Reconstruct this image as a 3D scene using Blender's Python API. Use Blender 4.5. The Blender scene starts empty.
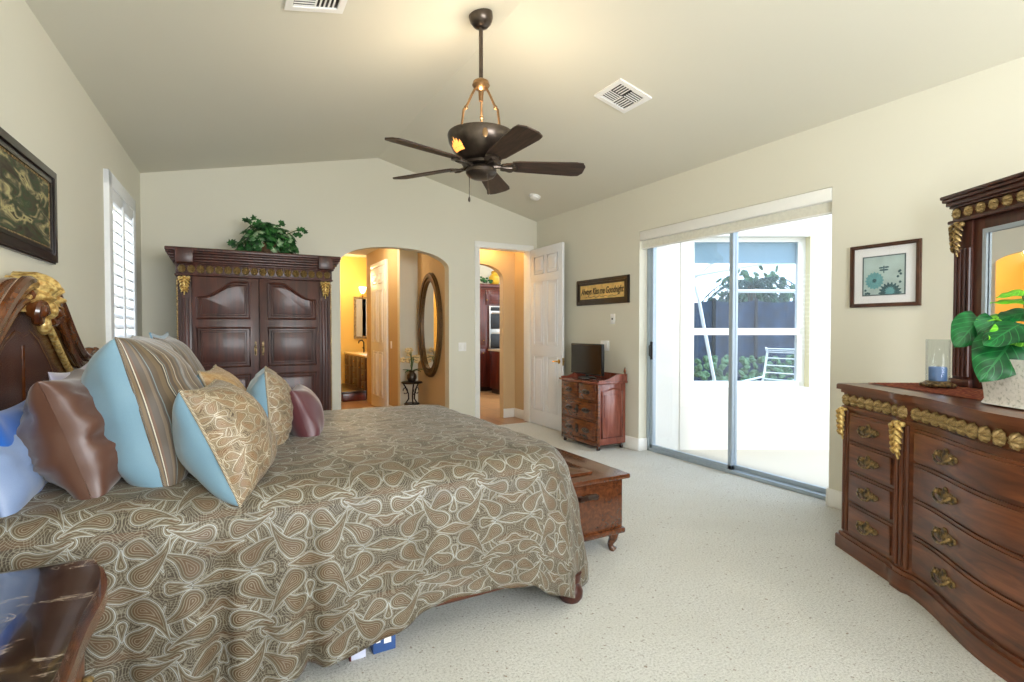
import bpy, bmesh, math, random
from math import sin, cos, pi, radians, atan, atan2, sqrt, exp
from mathutils import Vector, Matrix, Euler, noise
R = random.Random(7)
SC = bpy.context.scene
COL = SC.collection

# ------------------------------------------------------------------ camera, world, exposure
TH = atan(292 / 532.0)                     # camera is turned this far right of the room's long axis
PITCH = radians(1.2)
CAMZ = 1.35
cd = bpy.data.cameras.new('camera'); cam = bpy.data.objects.new('camera', cd); COL.objects.link(cam)
cd.sensor_width = 36.0; cd.lens = 36.0 * 532 / 1024; cd.clip_start = 0.05; cd.clip_end = 200
cam.location = (0, 0, CAMZ); cam.rotation_euler = (pi / 2 - PITCH, 0, -TH)
SC.camera = cam
vs = SC.view_settings
vs.view_transform = 'Standard'; vs.look = 'None'; vs.exposure = 0.42; vs.gamma = 1.0; vs.use_curve_mapping = False

W = bpy.data.worlds.new('sky'); SC.world = W; W.use_nodes = True
nt = W.node_tree
bg = nt.nodes['Background']
tc = nt.nodes.new('ShaderNodeTexCoord'); sp = nt.nodes.new('ShaderNodeSeparateXYZ'); cr = nt.nodes.new('ShaderNodeValToRGB')
nt.links.new(tc.outputs['Generated'], sp.inputs[0]); nt.links.new(sp.outputs['Z'], cr.inputs[0]); nt.links.new(cr.outputs[0], bg.inputs[0])
cr.color_ramp.elements[0].position = 0.0; cr.color_ramp.elements[0].color = (.93, .97, 1.0, 1)
cr.color_ramp.elements[1].position = 0.6; cr.color_ramp.elements[1].color = (.62, .78, 1.0, 1)
bg.inputs[1].default_value = 2.6

def light(name, typ, loc, energy, color=(1, 1, 1), rot=(0, 0, 0), size=None, size_y=None, radius=None, portal=False, spread=None):
    l = bpy.data.lights.new(name, typ); l.energy = energy; l.color = color
    if typ == 'AREA':
        l.shape = 'RECTANGLE'; l.size = size; l.size_y = size_y
        if spread: l.spread = spread
        l.cycles.is_portal = portal
    elif radius is not None: l.shadow_soft_size = radius
    o = bpy.data.objects.new(name, l); COL.objects.link(o); o.location = loc; o.rotation_euler = rot
    return o
# daylight: sun high over the lanai, soft (hazy)
sun = light('sun', 'SUN', (8, 2, 9), 1.6, (1, .97, .92), (radians(32), 0, radians(-10))); sun.data.angle = radians(3)
# added fill light, set in the wall opening behind the camera
light('fill_behind_camera', 'AREA', (1.6, -1.75, 1.75), 140, (.94, .97, 1.0), (radians(90), 0, 0), size=3.0, size_y=1.5)
# added fill spots, out of view below the ceiling behind the camera
for (lx, ly) in ((.4, -.6), (3.0, -.6)):
    light('overhead_fill', 'SPOT', (lx, ly, 3.0), 48, (1, .95, .88), (0, 0, 0), radius=.1).data.spot_size = radians(140)

# ------------------------------------------------------------------ colour and node helpers
def s2l(c):
    return tuple(((x / 12.92) if x <= .04045 else ((x + .055) / 1.055) ** 2.4) for x in c)
def rgb(r, g, b): return s2l((r / 255., g / 255., b / 255.)) + (1,)

class N:
    """small expression builder for Math nodes"""
    def __init__(s, t, v): s.t = t; s.v = v
    def _op(s, op, *a):
        n = s.t.nodes.new('ShaderNodeMath'); n.operation = op
        for i, x in enumerate((s,) + a):
            if isinstance(x, N) and not isinstance(x.v, (int, float)): s.t.links.new(x.v, n.inputs[i])
            else: n.inputs[i].default_value = x.v if isinstance(x, N) else x
        return N(s.t, n.outputs[0])
    def __add__(s, o): return s._op('ADD', o)
    __radd__ = __add__
    def __sub__(s, o): return s._op('SUBTRACT', o)
    def __rsub__(s, o): return N(s.t, o)._op('SUBTRACT', s)
    def __mul__(s, o): return s._op('MULTIPLY', o)
    __rmul__ = __mul__
    def __truediv__(s, o): return s._op('DIVIDE', o)
    def sin(s): return s._op('SINE')
    def cos(s): return s._op('COSINE')
    def abs(s): return s._op('ABSOLUTE')
    def fl(s): return s._op('FLOOR')
    def fr(s): return s._op('FRACT')
    def mod(s, o): return s._op('FLOORED_MODULO', o)
    def min(s, o): return s._op('MINIMUM', o)
    def max(s, o): return s._op('MAXIMUM', o)
    def sqrt(s): return s._op('SQRT')
    def lt(s, o): return s._op('LESS_THAN', o)
    def gt(s, o): return s._op('GREATER_THAN', o)
    def atan2(s, o): return s._op('ARCTAN2', o)
    def pw(s, o): return s._op('POWER', o)
    def step(s, a, b):
        n = s.t.nodes.new('ShaderNodeMapRange'); n.interpolation_type = 'SMOOTHSTEP'
        s.t.links.new(s.v, n.inputs[0]); n.inputs[1].default_value = a; n.inputs[2].default_value = b
        return N(s.t, n.outputs[0])

class Mat:
    def __init__(s, name, base=(.8, .8, .8, 1), rough=.5, metal=0, **kw):
        s.m = bpy.data.materials.new(name); s.m.use_nodes = True; s.t = s.m.node_tree
        s.p = s.t.nodes['Principled BSDF']; s.m.diffuse_color = base
        s.p.inputs['Base Color'].default_value = base; s.p.inputs['Roughness'].default_value = rough; s.p.inputs['Metallic'].default_value = metal
        for k, v in kw.items(): s.p.inputs[k].default_value = v
    def n(s, typ, **kw):
        x = s.t.nodes.new('ShaderNode' + typ)
        for k, v in kw.items():
            if hasattr(x, k): setattr(x, k, v)
            else: x.inputs[k].default_value = v
        return x
    def l(s, a, b): s.t.links.new(a, b)
    def coord(s, kind='Object', scale=(1, 1, 1), rot=(0, 0, 0)):
        c = s.n('TexCoord'); mp = s.n('Mapping'); mp.inputs['Scale'].default_value = scale; mp.inputs['Rotation'].default_value = rot
        s.l(c.outputs[kind], mp.inputs[0]); return mp.outputs[0]
    def ramp(s, fac, stops, const=False):
        r = s.n('ValToRGB'); e = r.color_ramp.elements
        if const: r.color_ramp.interpolation = 'CONSTANT'
        while len(e) < len(stops): e.new(.5)
        for k, (p, c) in enumerate(stops): e[k].position = p; e[k].color = c
        s.l(fac, r.inputs[0]); return r.outputs[0]
    def mix(s, fac, a, b):
        m = s.n('Mix', data_type='RGBA')
        for sock, x in ((m.inputs[0], fac), (m.inputs[6], a), (m.inputs[7], b)):
            if hasattr(x, 'v'): x = x.v
            if isinstance(x, (tuple, float, int)): sock.default_value = x
            else: s.l(x, sock)
        return m.outputs[2]
    def color(s, out): s.l(out, s.p.inputs['Base Color']); return s
    def bump(s, h, strength=.2, dist=.01):
        if hasattr(h, 'v'): h = h.v
        b = s.n('Bump'); b.inputs['Strength'].default_value = strength; b.inputs['Distance'].default_value = dist
        s.l(h, b.inputs['Height']); s.l(b.outputs[0], s.p.inputs['Normal']); return s

def m_plain(name, base, rough=.5, metal=0, nscale=30, var=.06, bump=0, **kw):
    M = Mat(name, base, rough, metal, **kw)
    nz = M.n('TexNoise', Scale=nscale, Detail=3.0); M.l(M.coord(), nz.inputs[0])
    lo = tuple(x * (1 - var) for x in base[:3]) + (1,); hi = tuple(min(1, x * (1 + var)) for x in base[:3]) + (1,)
    M.color(M.ramp(nz.outputs[0], [(.3, lo), (.7, hi)]))
    if bump: M.bump(nz.outputs[0], bump, .005)
    return M.m

def m_wood(name, dark, mid, light_, scale=(14, 14, 1.2), rough=.28, coat=.3, bump=.05):
    M = Mat(name, mid, rough); M.p.inputs['Coat Weight'].default_value = coat; M.p.inputs['Coat Roughness'].default_value = .15
    v = M.coord('Object', scale)
    nz = M.n('TexNoise', Scale=1.6, Detail=6.0, Roughness=.6, Distortion=.7); M.l(v, nz.inputs[0])
    M.color(M.ramp(nz.outputs[0], [(.28, dark), (.5, mid), (.75, light_)])); M.bump(nz.outputs[0], bump, .003)
    return M.m

def m_gold(name, dark, light_, rough=.35):
    M = Mat(name, light_, rough, .4)
    nz = M.n('TexNoise', Scale=60, Detail=3.0); M.l(M.coord(), nz.inputs[0])
    M.color(M.ramp(nz.outputs[0], [(.38, dark), (.62, light_)])); M.bump(nz.outputs[0], .3, .004)
    return M.m

def m_glass(name, tint=(1, 1, 1, 1), rough=0.0, ior=1.45):
    m = bpy.data.materials.new(name); m.use_nodes = True; t = m.node_tree; t.nodes.clear()
    o = t.nodes.new('ShaderNodeOutputMaterial'); mx = t.nodes.new('ShaderNodeMixShader'); tr = t.nodes.new('ShaderNodeBsdfTransparent')
    g = t.nodes.new('ShaderNodeBsdfGlossy'); lw_ = t.nodes.new('ShaderNodeLayerWeight'); pw_ = t.nodes.new('ShaderNodeMath'); ml = t.nodes.new('ShaderNodeMath')
    tr.inputs[0].default_value = tint; g.inputs['Roughness'].default_value = rough; lw_.inputs[0].default_value = .5
    pw_.operation = 'POWER'; pw_.inputs[1].default_value = 4.0; t.links.new(lw_.outputs['Facing'], pw_.inputs[0])
    ml.operation = 'MULTIPLY_ADD'; ml.inputs[1].default_value = .6; ml.inputs[2].default_value = .03; t.links.new(pw_.outputs[0], ml.inputs[0])
    t.links.new(ml.outputs[0], mx.inputs[0]); t.links.new(tr.outputs[0], mx.inputs[1]); t.links.new(g.outputs[0], mx.inputs[2]); t.links.new(mx.outputs[0], o.inputs[0])
    return m

def m_emit(name, col, strength):
    M = Mat(name, col, .4); M.p.inputs['Emission Color'].default_value = col; M.p.inputs['Emission Strength'].default_value = strength
    return M.m

# ---- paisley weave: mirrored rows of teardrop flourishes drawn with math nodes on the cloth's own UV metres
def m_paisley(name, ground, mid, line, line2, rust, su=.46, sv=.40, sheen=.3, rough=.5, strong=1.0):
    M = Mat(name, mid, rough); T = M.t
    M.p.inputs['Sheen Weight'].default_value = sheen * .35; M.p.inputs['Sheen Roughness'].default_value = .35
    uv = M.n('TexCoord'); sx = M.n('SeparateXYZ'); M.l(uv.outputs['UV'], sx.inputs[0])
    U = N(T, sx.outputs[0]); V = N(T, sx.outputs[1])
    nz = M.n('TexNoise', Scale=7.0, Detail=2.0); M.l(uv.outputs['UV'], nz.inputs[0])
    sc = M.n('SeparateColor'); M.l(nz.outputs['Color'], sc.inputs[0])
    U = U + (N(T, sc.outputs[0]) - .5) * .022; V = V + (N(T, sc.outputs[1]) - .5) * .022
    v = V / sv; row = v.fl(); u = U / su + row * .5
    Y = (v.fr() - .5).abs() * sv                        # mirrored about each row's middle, metres
    X = (u.fr() - .5).abs() * su
    K = sv / .36
    def drop(cx, cy, ang, r1, h, bend):
        """distance to a curled teardrop: round end at (cx, cy), tip h away along ang"""
        cx, cy, r1, h, bend = cx * K, cy * K, r1 * K, h * K, bend / K
        c, s_ = cos(ang), sin(ang)
        qx = (X - cx) * c + (Y - cy) * s_; qy = (Y - cy) * c - (X - cx) * s_
        qx = (qx + qy * qy * bend).abs()
        b_ = (r1 - .002) / h; a_ = sqrt(1 - b_ * b_)
        k = qx * (-b_) + qy * a_
        dr = (qx * qx + qy * qy).sqrt() - r1
        tip = qy - h; dt = (qx * qx + tip * tip).sqrt() - .002
        dm = qx * a_ + qy * b_ - r1
        lo = k.lt(0.0); hi = k.gt(a_ * h)
        return dr * lo + dt * hi + dm * (1.0 - lo) * (1.0 - hi)
    Q = [drop(.050, .048, -1.15, .034, .105, 6), drop(.036, .130, -1.95, .029, .090, -6), drop(.172, .045, .45, .031, .095, 7), drop(.205, .138, 1.8, .027, .085, -7), drop(.118, .168, -1.85, .018, .062, 8),
         drop(.0, .0, -1.57, .024, .066, 0), drop(.238, .0, 1.57, .021, .064, 0), drop(.118, .006, -1.57, .014, .052, 0), drop(.245, .088, .9, .016, .052, 8), drop(.100, .108, -.4, .016, .052, -8), drop(.0, .085, .0, .013, .045, 0), drop(.165, .118, 2.4, .013, .045, 9)]
    inside = ring = edge = echo = core = None
    for d in Q:                                         # earlier drops lie over later ones
        free = 1.0 if inside is None else (1.0 - inside)
        ins = d.lt(0.0)
        r_ = ((d * (1 / (.0066 * K))).fr() - .5).abs().lt(.19) * ins * free
        e_ = d.abs().lt(min(.0016, .0013 * K)) * free; k_ = d.lt(-.012 * K) * free
        ring = r_ if ring is None else ring.max(r_); edge = e_ if edge is None else edge.max(e_); core = k_ if core is None else core.max(k_)
        inside = ins if inside is None else inside.max(ins); echo = d if echo is None else echo.min(d)
    out = echo.gt(.002)
    bead = (echo.gt(.003) * echo.lt(.0075)) * (((X * (620 / K)).sin() * (Y * (620 / K)).sin()).gt(-.05))
    echo_l = ((echo * (1 / (.0078 * K))).fr() - .5).abs().lt(.13) * out * echo.lt(.03 * K)
    n4 = M.n('TexNoise', Scale=16.0 / K, Detail=0.0); M.l(uv.outputs['UV'], n4.inputs[0])
    scroll = ((N(T, n4.outputs[0]) * 15.0).fr() - .5).abs().lt(.12) * out
    vo = M.n('TexVoronoi', Scale=260.0 / K); M.l(uv.outputs['UV'], vo.inputs[0])
    dots = N(T, vo.outputs['Distance']).lt(.34)
    n2 = M.n('TexNoise', Scale=9.0, Detail=3.0); M.l(uv.outputs['UV'], n2.inputs[0])
    patch = N(T, n2.outputs[0]).step(.38, .64)
    rusty = ((X * (6.28 / su)).cos() * (Y * (12.56 / sv)).cos()).step(.45, .9)
    wear = .50 + N(T, n2.outputs[0]).step(.3, .66) * .5
    col = M.mix(dots * .55, ground, mid)
    col = M.mix(patch * .35, col, mid)
    col = M.mix(rusty * .55, col, rust)
    col = M.mix(inside * .45, col, mid)
    col = M.mix(core * .55, col, rust)
    col = M.mix(scroll * .38 * strong, col, line2)
    col = M.mix(bead * .45 * strong, col, line2)
    col = M.mix(echo_l * .46 * strong, col, line2)
    col = M.mix(ring * .6 * strong * wear, col, line2)
    col = M.mix(edge * .82 * strong * wear, col, line)
    M.color(col)
    M.bump(edge * .6 + ring * .4 + inside * .3 + dots * .2, .3, .0015)
    M.l((.58 - (edge.max(ring)) * .18).v, M.p.inputs['Roughness'])
    return M.m

# ------------------------------------------------------------------ materials
mat = {}
def wallmat(name, c, bump=.06):
    M = Mat(name, c, .85); nz = M.n('TexNoise', Scale=180.0, Detail=3.0); M.l(M.coord(), nz.inputs[0]); M.bump(nz.outputs[0], bump, .003)
    n2 = M.n('TexNoise', Scale=1.2); M.l(M.coord(), n2.inputs[0])
    M.color(M.ramp(n2.outputs[0], [(.3, tuple(x * .98 for x in c[:3]) + (1,)), (.7, c)])); return M.m
mat['wall'] = wallmat('wall_paint', rgb(223, 220, 204))
mat['ceiling'] = wallmat('ceiling_paint', rgb(224, 221, 206), .12)
mat['tan_wall'] = wallmat('tan_paint', rgb(204, 178, 138))
mat['yellow_wall'] = wallmat('yellow_paint', rgb(228, 188, 98))
mat['white'] = m_plain('white_trim', rgb(240, 240, 236), .35, var=.01)
mat['door_white'] = m_plain('white_door_paint', rgb(238, 239, 242), .4, var=.01)
mat['stucco'] = wallmat('lanai_stucco', rgb(226, 224, 216), .3)
mat['reveal'] = wallmat('cream_reveal', rgb(238, 228, 190))
M = Mat('carpet', rgb(222, 220, 206), .95); v = M.coord('Object')
n1 = M.n('TexNoise', Scale=95.0, Detail=5.0, Roughness=.75); M.l(v, n1.inputs[0])
n3 = M.n('TexNoise', Scale=38.0, Detail=3.0, Roughness=.6); M.l(v, n3.inputs[0])
n5 = M.n('TexNoise', Scale=3.0, Detail=2.0); M.l(v, n5.inputs[0])
base = M.ramp(n1.outputs[0], [(.32, rgb(168, 166, 154)), (.48, rgb(220, 219, 209)), (.72, rgb(240, 240, 233))])
spk = N(M.t, n3.outputs[0]).step(.64, .69)
tone = N(M.t, n5.outputs[0]).step(.35, .7)
M.color(M.mix(spk * .75, M.mix(tone * .25, base, rgb(205, 203, 190)), rgb(132, 108, 78))); M.bump(n1.outputs[0], 1.0, .016); M.p.inputs['Sheen Weight'].default_value = .1
mat['carpet'] = M.m
M = Mat('floor_tile', rgb(170, 125, 82), .3); v = M.coord('Object', (1, 1, 1))
br = M.n('TexBrick', Scale=1.0); br.offset = 0; br.inputs['Brick Width'].default_value = .45; br.inputs['Row Height'].default_value = .45; br.inputs['Mortar Size'].default_value = .006
br.inputs['Color1'].default_value = rgb(176, 132, 88); br.inputs['Color2'].default_value = rgb(160, 118, 76); br.inputs['Mortar'].default_value = rgb(120, 92, 66)
M.l(v, br.inputs[0]); M.color(br.outputs[0]); mat['tile'] = M.m
mat['concrete'] = m_plain('lanai_floor_coating', rgb(184, 178, 164), .7, nscale=60, var=.04, bump=.1)

mat['cherry'] = m_wood('dark_cherry_wood', rgb(38, 18, 13), rgb(66, 31, 22), rgb(92, 46, 32), rough=.4, coat=.15)
mat['mahogany'] = m_wood('red_brown_wood', rgb(58, 28, 16), rgb(98, 54, 31), rgb(134, 80, 48), (1.2, 14, 14), rough=.3)
mat['mahogany_v'] = m_wood('red_brown_wood_upright', rgb(58, 28, 16), rgb(96, 52, 30), rgb(128, 76, 46), (14, 14, 1.2), rough=.3)
mat['headwood'] = m_wood('polished_headboard_wood', rgb(58, 28, 12), rgb(92, 48, 20), rgb(128, 74, 32), (16, 5, 5), rough=.18, coat=.6)
mat['headpanel'] = m_wood('headboard_panel_wood', rgb(56, 27, 14), rgb(82, 42, 22), rgb(104, 56, 30), (14, 14, 1.5), rough=.25, coat=.4)
mat['bench'] = m_wood('cedar_chest_wood', rgb(58, 30, 17), rgb(86, 48, 27), rgb(112, 66, 38), (22, 2, 22), rough=.2, coat=.5)
mat['antique'] = m_wood('antique_walnut', rgb(56, 24, 11), rgb(104, 52, 24), rgb(144, 82, 40), (4, 7, 20), rough=.25, coat=.5)
mat['antique_side'] = m_wood('antique_red_side', rgb(104, 48, 36), rgb(132, 68, 52), rgb(156, 92, 76), (14, 14, 2), rough=.22, coat=.6)
mat['darkwood'] = m_wood('near_black_wood', rgb(24, 13, 9), rgb(40, 22, 15), rgb(60, 34, 22))
mat['blade'] = m_wood('weathered_blade_wood', rgb(30, 20, 15), rgb(58, 40, 30), rgb(86, 62, 48), (3, 24, 24), rough=.5, coat=0)
mat['kitchen'] = m_wood('kitchen_cherry', rgb(48, 16, 10), rgb(82, 30, 18), rgb(108, 44, 26))
mat['gold'] = m_gold('antique_gold', rgb(84, 60, 32), rgb(188, 160, 104))
mat['giltdark'] = m_plain('dull_dark_gilt', rgb(96, 70, 36), .4, .3, nscale=40, var=.35)
mat['goldlight'] = m_gold('bright_gilt', rgb(176, 134, 66), rgb(232, 204, 132), .3)
mat['brass'] = m_plain('brass', rgb(206, 170, 96), .25, 1.0, var=.1)
mat['pull'] = m_gold('aged_brass_pull', rgb(44, 34, 22), rgb(150, 124, 78), .35)
mat['bronze'] = m_plain('oiled_bronze', rgb(92, 82, 74), .28, .85, var=.15)
mat['bronze_light'] = m_plain('rubbed_bronze', rgb(150, 120, 86), .3, .9, var=.2)
mat['iron'] = m_plain('wrought_iron', rgb(34, 28, 26), .5, .6)
mat['aluminium'] = m_plain('grey_aluminium', rgb(168, 182, 194), .4, .3, var=.03)
mat['black'] = m_plain('black_plastic', rgb(18, 18, 20), .35, var=.1)
mat['screen'] = m_plain('dark_screen', rgb(34, 26, 24), .15, var=.05)
mat['steel'] = m_plain('stainless_steel', rgb(190, 186, 180), .3, .9, var=.05)
mat['plate'] = m_plain('white_plastic', rgb(246, 246, 244), .4, var=.01)
mat['mirror'] = m_plain('silvered_mirror', rgb(240, 240, 240), .02, 1.0, var=.005)
mat['glass'] = m_glass('clear_glass')
mat['vase_glass'] = m_glass('candle_glass', (.93, .95, .95, 1), ior=1.5)
mat['window_glass'] = m_glass('window_pane_glass', (.82, .90, .98, 1))
mat['marble'] = None
M = Mat('dark_polished_stone', rgb(40, 30, 26), .12); M.p.inputs['Coat Weight'].default_value = .7; M.p.inputs['Coat Roughness'].default_value = .04
v = M.coord('Object', (3, 6, 6), (0, 0, .6)); nz = M.n('TexNoise', Scale=1.5, Detail=6.0, Distortion=2.2); M.l(v, nz.inputs[0])
M.color(M.ramp(nz.outputs[0], [(.3, rgb(18, 14, 13)), (.55, rgb(40, 29, 24)), (.62, rgb(58, 44, 36)), (.64, rgb(150, 138, 124)), (.66, rgb(50, 38, 32)), (.8, rgb(24, 18, 16))])); mat['marble'] = M.m

mat['paisley'] = m_paisley('paisley_damask', rgb(54, 44, 29), rgb(92, 78, 54), rgb(170, 174, 170), rgb(140, 136, 120), rgb(88, 60, 34), .58, .42)
mat['paisley_s'] = m_paisley('paisley_pillow_damask', rgb(64, 48, 32), rgb(124, 102, 70), rgb(208, 200, 180), rgb(172, 158, 128), rgb(116, 78, 46), .32, .24)
mat['tan_paisley'] = m_paisley('tan_paisley_damask', rgb(126, 98, 60), rgb(168, 136, 90), rgb(190, 164, 118), rgb(176, 146, 100), rgb(136, 96, 54), .32, .24)

def m_satin(name, c, rough=.38, sheen=.3, nscale=5):
    M = Mat(name, c, rough); M.p.inputs['Sheen Weight'].default_value = sheen
    nz = M.n('TexNoise', Scale=nscale, Detail=2.0); M.l(M.coord(), nz.inputs[0]); M.bump(nz.outputs[0], .15, .01)
    n2 = M.n('TexNoise', Scale=400.0); M.l(M.coord(), n2.inputs[0])
    M.color(M.ramp(n2.outputs[0], [(.3, tuple(x * .92 for x in c[:3]) + (1,)), (.7, c)])); return M.m
mat['blue'] = m_satin('powder_blue_satin', rgb(114, 148, 167), .34)
mat['paleblue'] = m_satin('pale_blue_sateen', rgb(122, 142, 178))
mat['royal'] = m_satin('royal_blue_sateen', rgb(30, 96, 184))
mat['brown'] = m_satin('chocolate_satin', rgb(80, 48, 32), .36, .3)
mat['burgundy'] = m_satin('burgundy_satin', rgb(78, 32, 38), .4)
mat['rope'] = m_plain('black_cream_rope', rgb(60, 46, 34), .7)
def m_rope():
    M = Mat('twisted_cord', rgb(60, 46, 34), .7); v = M.coord('UV', (1, 1, 1)); w = M.n('TexWave', Scale=1.0); w.wave_type = 'BANDS'; w.bands_direction = 'DIAGONAL'
    M.l(v, w.inputs[0]); M.color(M.ramp(w.outputs[0], [(.45, rgb(26, 22, 20)), (.55, rgb(206, 190, 160))], True)); return M.m
mat['rope'] = m_rope()
M = Mat('brown_blue_stripe', rgb(120, 96, 64), .5); M.p.inputs['Sheen Weight'].default_value = .3
sx = M.n('SeparateXYZ'); tcn = M.n('TexCoord'); M.l(tcn.outputs['UV'], sx.inputs[0])
X = N(M.t, sx.outputs[0]); f = (X / .15).fr()
st = [(0, rgb(77, 62, 42)), (.10, rgb(94, 77, 53)), (.2, rgb(60, 47, 33)), (.26, rgb(180, 176, 158)), (.285, rgb(60, 47, 33)), (.33, rgb(114, 129, 129)), (.355, rgb(80, 60, 38)), (.42, rgb(68, 52, 35)),
      (.50, rgb(102, 82, 53)), (.58, rgb(67, 52, 36)), (.62, rgb(184, 178, 158)), (.645, rgb(89, 60, 36)), (.70, rgb(70, 57, 40)), (.80, rgb(97, 80, 57)), (.88, rgb(62, 48, 35)), (.94, rgb(104, 115, 114)), (.965, rgb(70, 55, 38))]
colr = M.ramp(f.v, st, True)
n2 = M.n('TexNoise', Scale=300.0); M.l(tcn.outputs['UV'], n2.inputs[0]); M.color(colr); M.bump(n2.outputs[0], .1, .002)
mat['stripe'] = M.m
M = Mat('rust_red_runner', rgb(150, 60, 44), .85); vo = M.n('TexVoronoi', Scale=55.0); M.l(M.coord(), vo.inputs[0])
M.color(M.ramp(vo.outputs['Distance'], [(.1, rgb(112, 36, 28)), (.4, rgb(158, 66, 46)), (.7, rgb(196, 116, 78))])); M.bump(vo.outputs['Distance'], .4, .004); mat['runner'] = M.m
M = Mat('white_speckled_ceramic', rgb(230, 230, 224), .3); nz = M.n('TexNoise', Scale=70.0, Detail=4.0); M.l(M.coord(), nz.inputs[0])
M.color(M.ramp(nz.outputs[0], [(.34, rgb(196, 199, 194)), (.42, rgb(232, 233, 229)), (.6, rgb(244, 244, 241))])); mat['ceramic'] = M.m
def m_leaf(name, dark, light_, rough=.35, veins=False):
    M = Mat(name, dark, rough); M.p.inputs['Specular IOR Level'].default_value = .3
    nz = M.n('TexNoise', Scale=16.0, Detail=2.0); M.l(M.coord(), nz.inputs[0])
    col = M.ramp(nz.outputs[0], [(.35, dark), (.65, light_)])
    if veins:
        tcn = M.n('TexCoord'); sx = M.n('SeparateXYZ'); M.l(tcn.outputs['UV'], sx.inputs[0]); u = N(M.t, sx.outputs[0]); a = (N(M.t, sx.outputs[1]) - .5).abs()
        vein = a.lt(.022).max(((u * 6.0 - a * 5.0).fr() - .5).abs().lt(.06))
        col = M.mix(vein * .45, col, tuple(min(1, x * 2.2 + .02) for x in light_[:3]) + (1,))
    M.color(col); return M.m
mat['leafdark'] = m_leaf('glossy_dark_leaf', rgb(4, 56, 24), rgb(18, 98, 44), .4, True)
mat['leaflime'] = m_leaf('lime_leaf', rgb(66, 146, 26), rgb(120, 192, 46), .4, True)
mat['ivy'] = m_leaf('ivy_leaf', rgb(18, 52, 24), rgb(52, 110, 50), .45)
mat['ivypale'] = m_leaf('ivy_pale_leaf', rgb(96, 140, 92), rgb(176, 200, 160), .45)
mat['stem'] = m_plain('green_stem', rgb(70, 92, 40), .6)
mat['candle'] = m_plain('blue_wax', rgb(110, 146, 206), .5, var=.03)
mat['board'] = m_plain('aged_ochre_board', rgb(226, 190, 116), .7, nscale=14, var=.22)
mat['ink'] = m_plain('dark_brown_paint', rgb(58, 36, 20), .7)
mat['frameblack'] = m_wood('black_brown_frame', rgb(12, 8, 7), rgb(24, 15, 12), rgb(40, 26, 20), (6, 6, 6))
mat['framebrown'] = m_wood('brown_frame', rgb(44, 24, 16), rgb(74, 44, 30), rgb(98, 62, 44), (6, 6, 6))
mat['matboard'] = m_plain('white_matboard', rgb(238, 238, 240), .8, var=.01)
mat['shutter'] = m_plain('white_shutter', rgb(240, 243, 246), .4, var=.01)

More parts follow.
